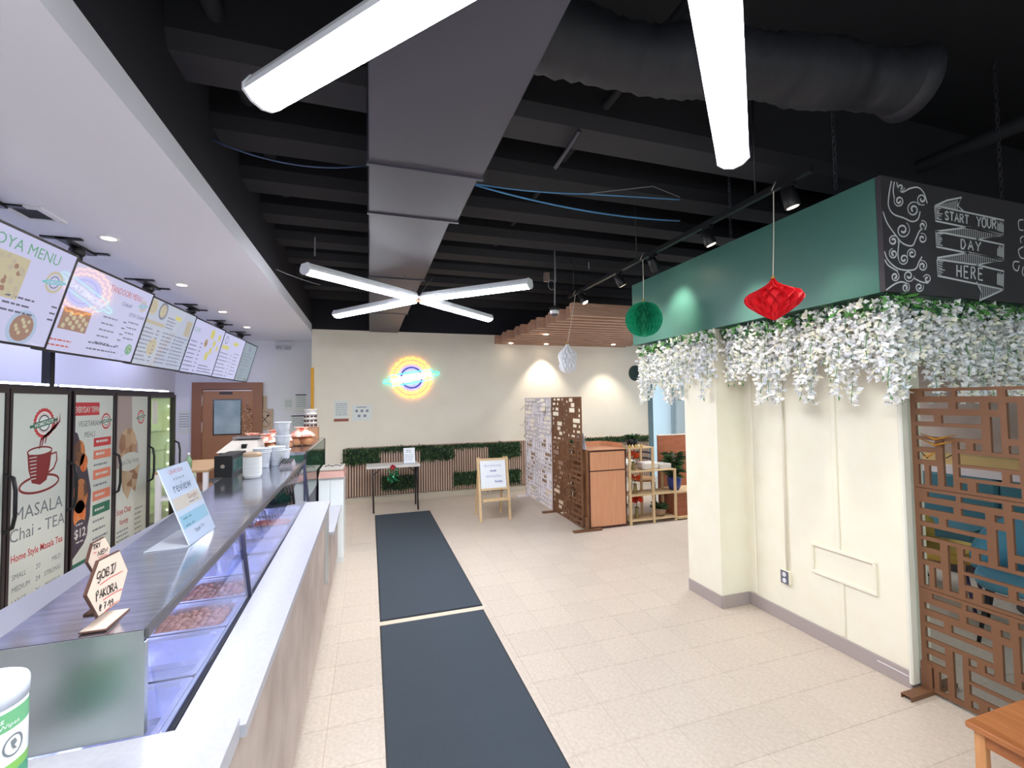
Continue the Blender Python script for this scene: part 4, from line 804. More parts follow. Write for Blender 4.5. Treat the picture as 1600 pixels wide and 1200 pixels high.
# ------------------------------------------------------------------ floor mats
matm = mat('mat_pile', (62, 72, 82), .9, c2=(54, 63, 73), scale=220, bump=.5); mate = mat('mat_edge', (34, 38, 44), .6); mats_ = mat('mat_underside', (214, 200, 180), .7)
for (xa, xb_, ya, yb, lab) in ((.075, .932, 1.6, 3.80, 'dark slate floor mat nearest the camera'), (.078, .945, 3.875, 7.48, 'dark slate floor mat farther off, towards the folding table')):
    t = thing('floor_mat', lab, 'floor mat', ((xa+xb_)/2, (ya+yb)/2, 0), 'runner mats along the counter')
    MB().bbox(xa, xb_, ya, yb, 0, .004, .001).build('rubber_edge', mate, t); MB().bbox(xa+.012, xb_-.012, ya+.012, yb-.012, .004, .008, .001).build('pile', matm, t)
MB().box(.07, .95, 3.812, 3.862, .0003, .0016).build('tape_strip', mats_, label='pale tape strip on the floor between the two dark mats', cat='tape')
# ------------------------------------------------------------------ slatted wainscot
sl_m = mat('slat_oak', (196, 168, 150), .5, c2=(182, 152, 134), scale=8, stretch=(5, 5, .5), rand=.05)
t = thing('slat_wainscot', 'low wall panel of vertical pale wooden slats on dark felt', 'wall panel', (2.7, WB-.02, .11))
sf = .0449; x0s, x1s = -.395, 5.84
MB().box(x0s, x1s, WB-.022, WB-.002, .12, .985).build('felt_backing', mat('felt', (52, 34, 36), .9), t)
MB().box(x0s-.02, x1s+.01, WB-.042, WB-.002, .985, 1.0).box(x0s-.02, x0s-.002, WB-.042, WB-.002, .1, .985).build('edge_trim', sl_m, t)
s0 = None; k = 0; x = x0s+.004
while x+.028 < x1s:
    if s0 is None:
        s0 = MB().box(x, x+.029, WB-.036, WB-.0225, .13, .984).build('slat', sl_m, t); base_x = x
    else:
        c = s0.copy(); C.objects.link(c); c.location = s0.location+Vector((x-base_x, 0, 0))
    x += sf
# leaf hedges
leafm = [mat('leaf_dark', (36, 62, 38), .45), mat('leaf_mid', (58, 92, 52), .45), mat('leaf_light', (96, 128, 76), .45)]
def leaf(mb, p, L, wd, d, nrm):
    d = d.normalized(); s = d.cross(nrm)
    if s.length < 1e-6: s = Vector((1, 0, 0))
    s.normalize(); n_ = s.cross(d)
    mb.add([p, p+d*L*.45+s*wd/2+n_*L*.12, p+d*L-n_*L*.1, p+d*L*.45-s*wd/2+n_*L*.12], [(0, 1, 2), (0, 2, 3)])
rnd = random.Random(11)
def rv(): return Vector((rnd.uniform(-1, 1), rnd.uniform(-1, 1), rnd.uniform(-1, 1)))
def hedge(x0, x1, z0_, z1_, lab, y=WB-.045, dens=3000, dp=.05):
    mb = MB(); n_ = int((x1-x0)*(z1_-z0_)*dens)
    for k in range(n_):
        p = Vector((rnd.uniform(x0, x1), y-rnd.uniform(0, dp), rnd.uniform(z0_, z1_))); mb.use(leafm[rnd.choice((0, 0, 0, 1, 1, 2))])
        leaf(mb, p, rnd.uniform(.035, .06), rnd.uniform(.02, .032), Vector((rnd.uniform(-1, 1), rnd.uniform(-1.1, -.1), rnd.uniform(-1, .7))), rv())
    t = thing('leaf_panel', lab, 'artificial greenery', ((x0+x1)/2, y, z0_), 'artificial leaf panels on the slatted wainscot')
    mb.build('leaves', None, t, kind='stuff'); MB().box(x0+.01, x1-.01, y+.005, y+.01, z0_+.01, z1_-.01).build('backing_mat', leafm[0], t)
hedge(-.46, .17, .70, .99, 'leaf panel at the left end of the slats, beside the folding table')
hedge(.17, .98, .90, 1.0, 'thin leaf strip along the top of slats above the folding table', dp=.03)
hedge(.90, 1.52, .70, .985, 'leaf panel right of the small framed card')
hedge(1.52, 2.2, .90, .99, 'thin leaf strip between the leaf panels left of the easel', dp=.03)
hedge(2.2, 2.86, .68, .985, 'leaf panel above and right of the easel, left of the white screen')
hedge(.20, .80, .20, .47, 'low leaf panel under the folding table')
hedge(1.50, 2.05, .20, .46, 'low leaf panel behind the easel')
hedge(2.45, 2.84, .17, .45, 'low leaf panel at the foot of the white screen')
hedge(3.9, 5.8, .87, 1.0, 'leaf strip along the wainscot top behind the lectern and shelves', dp=.06)
# ------------------------------------------------------------------ folding table, card, flower
t = thing('folding_table', 'narrow white folding table on black legs against the slatted wall', 'table', (.38, 7.8, 0))
MB().bbox(-.05, .81, 7.62, 8.06, .715, .75, .008).build('tabletop', mat('table_white', (226, 222, 222), .5), t)
lg = mat('leg_black', (48, 42, 46), .4, .3)
for x in (.05, .76):
    for y, yb in ((7.66, 7.62), (8.0, 8.04)): MB().tube([(x, y, .715), (x, y, .5), (x+.01, yb, .0)], .0135, 8).build('leg', lg, t)
    MB().tube([(x, 7.66, .62), (x, 8.0, .62)], .009, 6).build('crossbar', lg, t)
    MB().tube([(x, 7.7, .6), (x+(.14 if x < .4 else -.14), 7.75, .71)], .008, 6).build('brace', lg, t)
p = at(632, 693, 1, 7.95)
t = thing('table_sign', 'white printed card standing on the folding table', 'sign', (.66, 7.85, .75))
MB().hexa([(.555, 7.82, .751), (.745, 7.82, .751), (.745, 7.83, .751), (.555, 7.83, .751), (.555, 7.9, 1.005), (.745, 7.9, 1.005), (.745, 7.91, 1.005), (.555, 7.91, 1.005)]).build('card', mat('card_white', (1, 1, 1)), t)
MB().box(.55, .75, 7.80, 7.92, .7505, .762).build('foot', mat('acrylic_foot', (1, 1, 1)), t)
fr = Frame((.555, 7.8195, .751), (1, 0, 0), (0, .08, .254)); mb = MB(); dashes(mb, fr, .04, .16, .22, 2, .03, 1, mat('ink_pale', (1, 1, 1)), th=.01); dashes(mb, fr, .02, .17, .14, 4, .03, 2, mat('ink_pale', (1, 1, 1)), th=.008); mb.build('printing', None, t)
t = thing('rose_decoration', 'red rose with shiny green foil leaves hung on the table front edge', 'artificial flower', (.36, 7.59, .45))
mb = MB(); rp = Vector((.36, 7.595, .73))
for q in range(22):
    a = q*2.4; r = .006+.0018*q; d = Vector((math.cos(a), -.4, math.sin(a))); leaf(mb, rp+Vector((math.cos(a)*r*.3, -.03+.001*q, math.sin(a)*r*.3)), .028+r*.4, .045, d, Vector((0, -1, 0)))
mb.build('rose', mat('rose_red', (170, 34, 50), .5), t)
mb = MB(); mb.use(mat('foil_green', (34, 130, 84), .25, .3))
for q in range(46): leaf(mb, Vector((.36+rnd.uniform(-.07, .07), 7.585-rnd.uniform(0, .03), .62+rnd.uniform(-.1, .09))), .06, .04, Vector((rnd.uniform(-1, 1), -.5, rnd.uniform(-1, .4))), rv())
mb.build('foil_leaves', None, t, kind='stuff'); MB().tube([(.36, 7.60, .70), (.36, 7.60, .52)], .004, 5).build('stem', leafm[1], t)
# ------------------------------------------------------------------ easel
t = thing('easel_whiteboard', 'pine children easel with small whiteboard written on in blue', 'easel', (1.8, 6.6, 0))
for x in (1.575, 2.03): MB().hexa([(x-.018, 6.5, 0), (x+.018, 6.5, 0), (x+.018, 6.53, 0), (x-.018, 6.53, 0), (x-.018, 6.66, .93), (x+.018, 6.66, .93), (x+.018, 6.69, .93), (x-.018, 6.69, .93)]).build('leg', wood_light, t)
for x in (1.6, 2.0): MB().hexa([(x-.015, 6.93, 0), (x+.015, 6.93, 0), (x+.015, 6.96, 0), (x-.015, 6.96, 0), (x-.015, 6.70, .93), (x+.015, 6.70, .93), (x+.015, 6.73, .93), (x-.015, 6.73, .93)]).build('leg', wood_light, t)
def ez(z): return 6.5+.17*z
def slab(x0, x1, z0_, z1_, d0, d1): return MB().hexa([(x0, ez(z0_)+d0, z0_), (x1, ez(z0_)+d0, z0_), (x1, ez(z0_)+d1, z0_), (x0, ez(z0_)+d1, z0_), (x0, ez(z1_)+d0, z1_), (x1, ez(z1_)+d0, z1_), (x1, ez(z1_)+d1, z1_), (x0, ez(z1_)+d1, z1_)])
slab(1.6, 2.0, .47, .89, -.006, .006).build('whiteboard', mat('whiteboard', (234, 238, 246), .25), t)
slab(1.594, 2.01, .885, .915, -.012, .012).build('rail', wood_light, t); slab(1.594, 2.01, .445, .475, -.012, .012).build('rail', wood_light, t)
MB().box(1.6, 2.005, 6.46, 6.62, .30, .315).box(1.6, 2.005, 6.455, 6.465, .30, .34).build('tray', wood_light, t)
mb = MB()
for q in range(9): mb.lathe((1.70+q*.03, 6.58, .43), [(.008, -.008), (.0115, 0), (.008, .008)], 8)
mb.build('abacus_beads', mat('bead_dark', (90, 70, 54), .5), t); MB().tube([(1.6, 6.58, .43), (2.0, 6.58, .43)], .003, 6).build('abacus_rod', chrome, t)
fr = Frame((1.6, ez(.47)-.0065, .47), (1, 0, 0), (0, .17, 1)); mb = MB(); pen = mat('pen_blue', (110, 120, 190), .6); mb.use(pen); rs = random.Random(2)
for (a0, b0, ln) in ((.06, .34, .27), (.15, .26, .1), (.08, .18, .25), (.22, .10, .12)):
    pts = [fr.P(a0+ln*i/30, b0+.018*math.sin(i*1.9)+.006*rs.uniform(-1, 1), .001) for i in range(31)]; ribbon(mb, pts, .0045, fr.n)
mb.build('handwriting', None, t)
# ------------------------------------------------------------------ lattice screens
PX, PY, PW, PH = 80, 45, 1137+75, 970
src = [(150, 60, 430, 125), (475, 55, 885, 125), (970, 55, 1200, 125), (80, 185, 408, 245), (480, 185, 715, 250), (805, 188, 897, 258), (980, 190, 1085, 545), (85, 310, 265, 372), (337, 318, 728, 390), (818, 330, 920, 680),
       (90, 430, 732, 515), (97, 555, 275, 622), (350, 570, 440, 1010), (500, 580, 580, 650), (655, 595, 743, 663), (1005, 620, 1105, 695), (105, 680, 280, 745), (505, 715, 1105, 800), (115, 797, 170, 990), (220, 815, 300, 1000), (510, 850, 935, 925), (1018, 905, 1115, 985), (525, 985, 597, 1050), (685, 1010, 1130, 1080)]
def conv(px, py):
    p = at(1420+px/6.317, 600+py/6.317, 0, 3.22); return ((1.88-p.y)/.61, (1.838-p.z)/.605)
holes = []
for x0, y0, x1, y1 in src:
    a, b = conv(x0, y0); c, d = conv(x1, y0); e, f = conv(x0, y1); holes.append((max(.035, a), max(.03, (b+d)/2), c, min(.97, f)))
holes += [(.86, .16, .965, .2), (.86, .26, .905, .46), (.93, .26, .965, .46), (.86, .54, .965, .58), (.86, .64, .965, .68), (.89, .75, .965, .8), (.8, .86, .965, .91)]
# keep the windows apart from each other
clean = []
for h in holes:
    h = list(h)
    for o_ in clean:
        if h[0] < o_[2]+.02 and h[2] > o_[0]-.02 and h[1] < o_[3]+.02 and h[3] > o_[1]-.02:
            opts = [(o_[2]+.022-h[0], 0, o_[2]+.022), (h[2]-o_[0]+.022, 2, o_[0]-.022), (o_[3]+.022-h[1], 1, o_[3]+.022), (h[3]-o_[1]+.022, 3, o_[1]-.022)]
            opts.sort(); h[opts[0][1]] = opts[0][2]
    if h[2]-h[0] > .02 and h[3]-h[1] > .02: clean.append(tuple(h))
holes = clean
def lattice(mb, X, ya, dy, zt_, H, th, reps=1, flipv=False, flipu=False, base=None):
    # panel in plane x=X, u runs from ya over dy, v from zt_ downwards over H
    hs = []
    for r in range(reps):
        for a, b, c, d in (base or holes):
            if flipu ^ (r % 2 == 1): a, c = 1-c, 1-a
            if flipv ^ (r % 2 == 1 and reps > 1): b, d = 1-d, 1-b
            hs.append(((a+r)/reps, b, (c+r)/reps, d))
    us = sorted({0, 1} | {h[0] for h in hs} | {h[2] for h in hs}); vs = sorted({0, 1} | {h[1] for h in hs} | {h[3] for h in hs})
    nu, nv = len(us)-1, len(vs)-1
    fill = [[not any(h[0]-1e-9 <= (us[i]+us[i+1])/2 <= h[2] and h[1]-1e-9 <= (vs[j]+vs[j+1])/2 <= h[3] for h in hs) for j in range(nv)] for i in range(nu)]
    P = lambda u, v, s: (X+s*th/2, ya+dy*u, zt_-H*v)
    for i in range(nu):
        j = 0
        while j < nv:
            if not fill[i][j]: j += 1; continue
            k = j
            while k < nv and fill[i][k]: k += 1
            for s in (-1, 1): mb.poly([P(us[i], vs[j], s), P(us[i+1], vs[j], s), P(us[i+1], vs[k], s), P(us[i], vs[k], s)])
            mb.poly([P(us[i], vs[j], -1), P(us[i+1], vs[j], -1), P(us[i+1], vs[j], 1), P(us[i], vs[j], 1)]); mb.poly([P(us[i], vs[k], -1), P(us[i+1], vs[k], -1), P(us[i+1], vs[k], 1), P(us[i], vs[k], 1)])
            j = k
    for i in range(nu+1):
        for j in range(nv):
            l = i > 0 and fill[i-1][j]; r = i < nu and fill[i][j]
            if l != r: mb.poly([P(us[i], vs[j], -1), P(us[i], vs[j+1], -1), P(us[i], vs[j+1], 1), P(us[i], vs[j], 1)])
scr_m = mat('screen_brown', (118, 80, 54), .55); scr_w = mat('screen_white', (232, 226, 232), .5)
def screen(lab, X, y0, y1, m, reps, feet, th=.02, base=None):
    t = thing('lattice_screen', lab, 'room divider', (X, (y0+y1)/2, 0)); H = 1.82/3
    for k in range(3):
        mb = MB(); lattice(mb, X, y1, y0-y1, 1.84-k*H, H-.003, th, reps, flipv=(k == 2 and reps == 1), base=base); mb.build('lattice_panel', m, t)
    for y in feet:
        MB().box(X-.20, X+.22, y-.028, y+.028, .022, .026).box(X-.20, X+.22, y-.028, y-.024, .0, .022).box(X-.20, X+.22, y+.024, y+.028, .0, .022).build('foot', m, t)
        MB().box(X-th/2-.004, X+th/2+.004, y-.028, y+.028, .0265, .18).build('upright', m, t)
screen('brown geometric lattice screen beside the cream pillar, right foreground', 3.22, .66, 1.885, scr_m, 2, (1.863, .7))
fine = []
rf = random.Random(4)
for i in range(6):
    for j in range(6):
        a, b = i/6, j/6
        if (i+j) % 2: fine += [(a+.02, b+.02, a+.15, b+.05), (a+.02, b+.075, a+.07, b+.105), (a+.09, b+.075, a+.15, b+.105), (a+.02, b+.125, a+.15, b+.15)]
        else: fine += [(a+.02, b+.02, a+.05, b+.15), (a+.07, b+.02, a+.1, b+.15), (a+.12, b+.02, a+.15, b+.09), (a+.12, b+.11, a+.15, b+.15)]
fine = [h for h in fine if rf.random() > .12]
screen('white geometric lattice screen, farthest of the three', 2.82, 6.70, 7.97, scr_w, 2, (7.95,), base=None)
screen('brown geometric lattice screen in front of the lectern side', 2.82, 5.64, 6.69, scr_m, 2, (6.66, 5.532), base=None)
for o in bpy.data.objects:
    if o.get('label', '').startswith('brown geometric lattice screen beside'): pass
# fairy light vine twigs on the white screen and gold leaves on the right screen
mb = MB()
for k in range(14):
    p = Vector((2.80, rnd.uniform(7.7, 7.98) if k % 2 else rnd.uniform(6.6, 6.9), rnd.uniform(1.2, 1.8))); pts = [p]
    for q in range(6): pts.append(pts[-1]+Vector((rnd.uniform(-.02, .005), rnd.uniform(-.03, .03), rnd.uniform(-.05, .02))))
    mb.tube(pts, .0035, 5)
mb.build('wire_twigs', mat('twig', (120, 96, 88), .5), label='thin curly wire twigs tied to the edges of the white lattice screen', cat='wire garland')
mb = MB(); mb.use(mat('gold_leaf', (176, 122, 40), .3, .6))
for q, s in ((-.36, 0), (-.30, .03)):
    a = at(1438, 677+s*300, 0, 3.19); b = at(1493, 680+s*300, 0, 3.19); mid = (a+b)/2-Vector((.02, 0, .03))
    mb.tube([a, mid, b], [.002, .008, .002], 6)
a = at(1440, 712, 0, 3.19); b = at(1462, 706, 0, 3.19); mb.tube([a, (a+b)/2-Vector((0, 0, .015)), b], [.002, .007, .002], 6)
mb.use(matte_black); a = at(1440, 707, 0, 3.19); b = at(1450, 716, 0, 3.19); mb.tube([a, b], .003, 5); a = at(1478, 716, 0, 3.19); b = at(1487, 711, 0, 3.19); mb.tube([a, b], .003, 5)
mb.build('gold_leaf_wire', None, label='gold leaf shaped wire caught in the nearest brown lattice screen', cat='wire garland')
# ------------------------------------------------------------------ lectern
peach = mat('beech_laminate', (222, 160, 122), .45, c2=(212, 148, 110), scale=5, stretch=(7, 7, .5)); dkedge = mat('dark_edging', (70, 36, 32), .5); side_b = mat('board_brown', (150, 104, 68), .6, c2=(130, 88, 56), scale=9)
LX0, LX1, LY0, LY1 = 2.89, 3.475, 5.57, 6.1
t = thing('waste_bin_cabinet', 'peach wood waste cabinet with dark edging and raised tray top, against the brown lattice screen', 'cabinet', ((LX0+LX1)/2, 5.83, 0))
MB().box(LX0, LX0+.02, LY0+.02, LY1, .03, 1.09).build('side_panel', side_b, t); MB().box(LX1-.02, LX1, LY0+.02, LY1, .03, 1.09).build('side_panel', side_b, t)
MB().box(LX0+.02, LX1-.02, LY1-.02, LY1, .03, 1.09).build('back_panel', side_b, t)
MB().box(LX0, LX1, LY0+.005, LY0+.02, 0, .03).box(LX0, LX0+.014, LY0, LY0+.02, .03, 1.08).box(LX1-.014, LX1, LY0, LY0+.02, .03, 1.08).box(LX0, LX1, LY0, LY0+.02, .796, .806).box(LX0, LX1, LY0-.002, LY0+.02, 1.068, 1.085).build('edging', dkedge, t)
MB().bbox(LX0+.016, LX1-.016, LY0+.002, LY0+.018, .034, .794, .003).build('door', peach, t); MB().bbox(LX0+.016, LX1-.016, LY0+.002, LY0+.018, .808, 1.066, .003).build('flap', peach, t)
MB().bbox(LX0, LX1, LY0, LY1, 1.086, 1.10, .003).build('top', peach, t)
o_ = [(LX0+.0, LY0+.12), (LX0+.06, LY1-.05), (LX0+.12, LY1), (LX1-.12, LY1), (LX1-.04, LY1-.08), (LX1, LY0+.1)]
mb = MB()
for (xa, ya), (xb2, yb2) in zip(o_, o_[1:]):
    mb.hexa([(xa, ya, 1.10), (xb2, yb2, 1.10), (xb2, yb2-.015, 1.10), (xa, ya-.015, 1.10), (xa, ya, 1.165), (xb2, yb2, 1.165), (xb2, yb2-.015, 1.165), (xa, ya-.015, 1.165)])
mb.build('tray_rim', peach, t)
MB().hexa([(2.87, 5.60, 1.10), (2.875, 5.60, 1.10), (2.90, 6.0, 1.10), (2.895, 6.0, 1.10), (2.90, 5.75, 1.32), (2.905, 5.75, 1.32), (2.91, 5.95, 1.30), (2.905, 5.95, 1.30)]).build('paper_sheet', mat('paper_grey', (206, 210, 220), .6), label='pale sheet standing up on the left edge of the peach cabinet', cat='paper')
# ------------------------------------------------------------------ stepped shelf and what stands on it
t = thing('stepped_shelf', 'open stepped pine shelf unit right of the peach cabinet', 'shelf unit', (3.92, 5.72, 0))
SY0, SY1 = 5.57, 5.87
for x, h in ((3.535, 1.09), (3.92, 1.09), (4.295, .755)):
    for y in (SY0, SY1): MB().box(x-.016, x+.016, y-.013, y+.013, 0, h).build('post', wood_light, t)
for x0, x1, z in ((3.52, 3.935, 1.08), (3.52, 4.31, .745), (3.52, 4.31, .405), (3.52, 4.31, .05)):
    for q in range(4): MB().box(x0, x1, SY0-.012+q*.082, SY0+.062+q*.082, z, z+.016).build('shelf_board', wood_light, t)
orange = mat('petal_orange', (226, 92, 44), .5); glassy = mat('vase_glass', (186, 170, 120), .2, trans=.5)
def flowers(x, y, z, h, lab, c, r=.07, n_=46, pot='vase'):
    t = thing('flower_vase', lab, 'flower vase', (x, y, z))
    MB().lathe((x, y, z), [(.03, 0), (.035, .01), (.028, h*.25), (.024, h*.42), (.032, h*.5), (.026, h*.5), (.02, h*.3)], 16).build('vase', glassy, t)
    mb = MB().use(c); cc = Vector((x, y, z+h*.82))
    for q in range(n_): d = rv(); d.z = abs(d.z)*.8-.2; d.normalize(); leaf(mb, cc+d*r*.25, r*1.0, r*.5, d, rv())
    mb.build('blossoms', None, t, kind='stuff'); MB().tube([(x, y, z+h*.3), (x, y, z+h*.85)], .005, 5).build('stem', leafm[1], t)
flowers(3.68, 5.70, .762, .24, 'orange flowers in a vase on the upper middle shelf board', orange, .085)
flowers(3.70, 5.70, .422, .27, 'orange flowers in a vase on the lower middle shelf board', orange, .075)
flowers(3.72, 5.70, .067, .30, 'red-orange pompom flowers in a vase on the bottom shelf board', mat('petal_red', (220, 62, 34), .5), .085, 60)
def potplant(x, y, z, r, h, lab, pm, n_, L, wd, updir=.6, name='potted_plant', mats=leafm, stem=0):
    t = thing(name, lab, 'plant', (x, y, z))
    MB().lathe((x, y, z), [(r*.65, 0), (r*.9, h*.3), (r, h*.75), (r*.92, h), (r*.84, h), (r*.8, h*.85)], 20).build('pot', pm, t)
    MB().lathe((x, y, z+h*.8), [(r*.82, 0), (r*.4, .006), (.002, .008)], 14).build('soil', mat('soil', (60, 44, 34), .9), t)
    mb = MB()
    for q in range(n_):
        a = rnd.uniform(0, 6.28); zz_ = z+h*.9+stem*rnd.random(); d = Vector((math.cos(a), math.sin(a), rnd.uniform(.05, 1)*updir*2)); mb.use(rnd.choice(mats)); leaf(mb, Vector((x, y, zz_))+Vector((math.cos(a), math.sin(a), 0))*r*.25, L*rnd.uniform(.7, 1.1), wd, d, Vector((0, 0, 1)))
    mb.build('foliage', None, t, kind='stuff')
    if stem: MB().tube([(x, y, z+h*.8), (x, y, z+h+stem)], .012, 8).build('stem', leafm[0], t)
potplant(3.68, 5.72, 1.097, .085, .13, 'bushy green plant in a black bowl on top of the shelf unit', mat('bowl_black', (24, 26, 30), .25), 130, .12, .03, .5)
potplant(4.10, 5.70, .067, .10, .11, 'leafy green plant in a woven basket on the bottom shelf board', mat('basket', (176, 146, 120), .8, c2=(140, 110, 88), scale=40, bump=.5), 120, .13, .03, .7)
t = thing('folded_cloth_box', 'white folded cloth in a low grey box on the right middle shelf', 'box', (4.02, 5.72, .762))
MB().bbox(3.80, 4.06, 5.62, 5.82, .762, .86, .02).build('cloth', mat('cloth_white', (226, 220, 216), .7), t); MB().bbox(4.08, 4.28, 5.62, 5.82, .762, .83, .006).build('box', mat('box_grey', (206, 200, 196), .6), t)
t = thing('gold_trinkets', 'small gold and cream trinkets before the plant on the shelf top', 'ornament', (3.66, 5.60, 1.097))
for q in range(5): MB().lathe((3.56+q*.05, 5.60, 1.0975), [(.016, 0), (.02, .01), (.012, .03), (.004, .045)], 10).build('trinket', mat('trinket%d' % (q % 2), ((214, 170, 90), (236, 214, 170))[q % 2], .4), t)
# wooden step cabinet with potted plant
rw = mat('reddish_wood', (166, 98, 66), .5, c2=(146, 82, 54), scale=6, stretch=(1, 6, 6))
t = thing('wooden_step_cabinet', 'reddish wood cabinet with tall back and pale ledge right of the shelf', 'cabinet', (4.75, 5.8, 0))
MB().box(4.33, 5.4, 5.62, 5.98, .03, .385).build('body', rw, t); MB().box(4.33, 5.4, 5.60, 5.98, .386, .41).build('ledge', wood_light, t); MB().box(4.33, 5.4, 5.56, 5.62, .02, .045).build('ledge', wood_light, t)
MB().box(4.33, 5.4, 6.0, 6.03, 0, 1.21).build('back_panel', rw, t); MB().box(4.325, 5.4, 5.995, 6.035, 1.211, 1.225).build('cap_rail', mat('cap_cream', (226, 206, 184), .5), t)
potplant(4.42, 5.75, .41, .105, .20, 'spiky dark green plant in a round blue pot on the wooden ledge', mat('pot_blue', (44, 66, 140), .2), 150, .20, .03, .4, stem=.36)
# cafe table and dark chairs beyond the shelf
def round_table(x, y, r, lab, m, z=.75):
    t = thing('cafe_table', lab, 'table', (x, y, 0))
    MB().lathe((x, y, z-.035), [(r*.98, 0), (r, .006), (r, .03), (r*.985, .035), (.001, .035)], 36, smooth=False).build('tabletop', m, t)
    MB().tube([(x, y, .03), (x, y, z-.036)], .035, 12).build('pedestal', matte_black, t); MB().lathe((x, y, 0), [(.24, 0), (.24, .012), (.06, .03), (.04, .05)], 24).build('base', matte_black, t)
tw = mat('tabletop_white', (236, 232, 226), .4)
def bent_chair(x, y, rz, lab, seatm, fm, backm=None):
    t = thing('cafe_chair', lab, 'chair', (x, y, 0)); t.rotation_euler = (0, 0, rz)
    o = Vector((x, y, 0))
    def T(mb, nm_, m): return mb.build(nm_, m, t)
    P = lambda a, b, c: (x+a, y+b, c)
    for s in (-1, 1):
        T(MB().tube([P(s*.19, -.19, 0), P(s*.18, -.18, .44)], [.013, .017], 8), 'leg', fm)
        T(MB().tube([P(s*.20, .23, 0), P(s*.18, .18, .44), P(s*.19, .2, .65), P(s*.2, .26, .88)], [.013, .017, .015, .013], 8), 'leg', fm)
        T(MB().tube([P(s*.19, -.185, .2), P(s*.19, .2, .2)], .009, 6), 'stretcher', fm)
    T(MB().lathe(P(0, 0, .44), [(.2, 0), (.22, .01), (.22, .03), (.2, .04), (.001, .036)], 26), 'seat', seatm)
    for z in (.86, .76, .66): T(MB().tube([P(-.195, .20+(z-.65)*.26, z), P(-.1, .26+(z-.65)*.26, z+.01), P(.1, .26+(z-.65)*.26, z+.01), P(.195, .20+(z-.65)*.26, z)], [.014, .017, .017, .014], 8), 'back_slat', fm)
round_table(3.95, 6.75, .38, 'round white cafe table behind the stepped shelf', tw)
dkch = mat('chair_dark', (40, 42, 50), .35)
bent_chair(4.35, 6.5, -.5, 'dark bentwood cafe chair with tan seat behind the stepped shelf', mat('seat_tan', (200, 150, 100), .5), dkch)
bent_chair(3.75, 7.3, .2, 'dark bentwood cafe chair on the far side of the white cafe table', mat('seat_tan', (1, 1, 1)), dkch)
# ------------------------------------------------------------------ slatted wood canopy
canm = mat('canopy_wood', (194, 156, 134), .5, c2=(178, 138, 116), scale=6, stretch=(.6, 6, 6))
t = thing('slat_canopy', 'hanging canopy of stepped brown wooden slats over the back corner', 'ceiling canopy', (4, 7, 2.9))
for k in range(15):
    y = 5.32+k*.218; xl = 2.56-.014*k+(.06 if k % 3 == 1 else 0); xr = 5.3
    if k > 13: xl = 2.36
    MB().bbox(xl, xr, y, y+.085, 2.92, 3.09, .004).build('slat', canm, t)
for x in (3.0, 4.8): MB().box(x, x+.05, 5.33, 8.42, 3.091, 3.13).build('carrier', matte_black, t)
for (x, y), lab, pw in (((2.86, 6.98), 'small round downlight in the canopy slats near its left edge', 0), ((3.36, 8.2), 'small round downlight at the canopy back, above the lattice screens', 40), ((4.75, 7.98), 'small round downlight at the canopy back, near the green bulkhead', 40), ((2.62, 8.2), 'dim small downlight at the canopy rear left end', 0)):
    downlight((x, y, 2.915), lab, 'canopy downlights', pw*2.2 or None, .04)
# ------------------------------------------------------------------ light track, spots, dome camera
TX, TZ = 2.48, 3.14
t = thing('light_track', 'long black lighting track in front of the green bulkhead', 'light track', (TX, 3.5, TZ-.02))
MB().box(TX-.018, TX+.018, 1.9, 5.25, TZ-.018, TZ+.018).build('rail', black, t)
for y in (2.3, 3.7, 5.1): MB().tube([(TX, y, TZ+.018), (TX, y, ZC)], .006, 6).build('drop_rod', black, t)
for y, lab, tgt, pw in ((2.05, 'first black spotlight on the track, above the red ornament', (2.85, 1.9, 1.5), 25), (2.75, 'second black spotlight on the track, right of the green ornament', (3.17, 2.4, 1.0), 45), (3.44, 'third black spotlight on the track, behind the green ornament string', (2.87, 3.55, 2.55), 34), (4.02, 'fourth black spotlight on the track, left of the green bulkhead', (2.86, 4.0, 2.4), 26), (4.86, 'fifth black spotlight on the track with a lit warm lens', (3.3, 4.0, 1.0), 30)):
    c = Vector((TX, y, TZ-.10)); d = (Vector(tgt)-c).normalized(); t = thing('track_spotlight', lab, 'spotlight', c, 'spotlights on the black track')
    MB().box(TX-.016, TX+.016, y-.04, y+.04, TZ-.045, TZ-.018).build('adapter', black, t); MB().tube([(TX, y, TZ-.045), (TX, y, TZ-.09)], .008, 8).build('stem', black, t)
    MB().tube([c-d*.055, c-d*.05, c+d*.065, c+d*.07], [.03, .04, .044, .042], 18).build('housing', black, t)
    MB().tube([c+d*.071, c+d*.0715], .034, 16).build('lens', dl_em if pw in (30, 34) else emit('spot_soft', (255, 236, 205), 6), t)
    MB().box(TX+.018, TX+.024, y-.012, y+.012, TZ-.10, TZ-.05).build('label_sticker', white, t)
    l = bpy.data.lights.new('spot_beam', 'SPOT'); l.energy = pw*1.1; l.spot_size = 1.25; l.spot_blend = 1.0; l.color = (1, .92, .76); l.shadow_soft_size = .03
    o = bpy.data.objects.new('spot_beam', l); C.objects.link(o); o.parent = t; o.location = d*.08; o.rotation_euler = d.to_track_quat('-Z', 'Y').to_euler()
t = thing('dome_camera', 'white dome security camera on a grey pole with looped cable', 'security camera', (2.16, 5.0, 2.83))
MB().tube([(2.17, 5.0, 2.94), (2.18, 5.0, 3.4), (2.19, 5.0, ZC)], .009, 8).build('pole', greyc, t)
MB().lathe((2.165, 5.0, 2.9), [(.05, 0), (.06, .008), (.06, .03), (.03, .05)], 16).build('mount', matte_black, t)
MB().lathe((2.165, 5.0, 2.855), [(.045, 0), (.055, .006), (.055, .04), (.045, .045)], 20).build('housing', white, t)
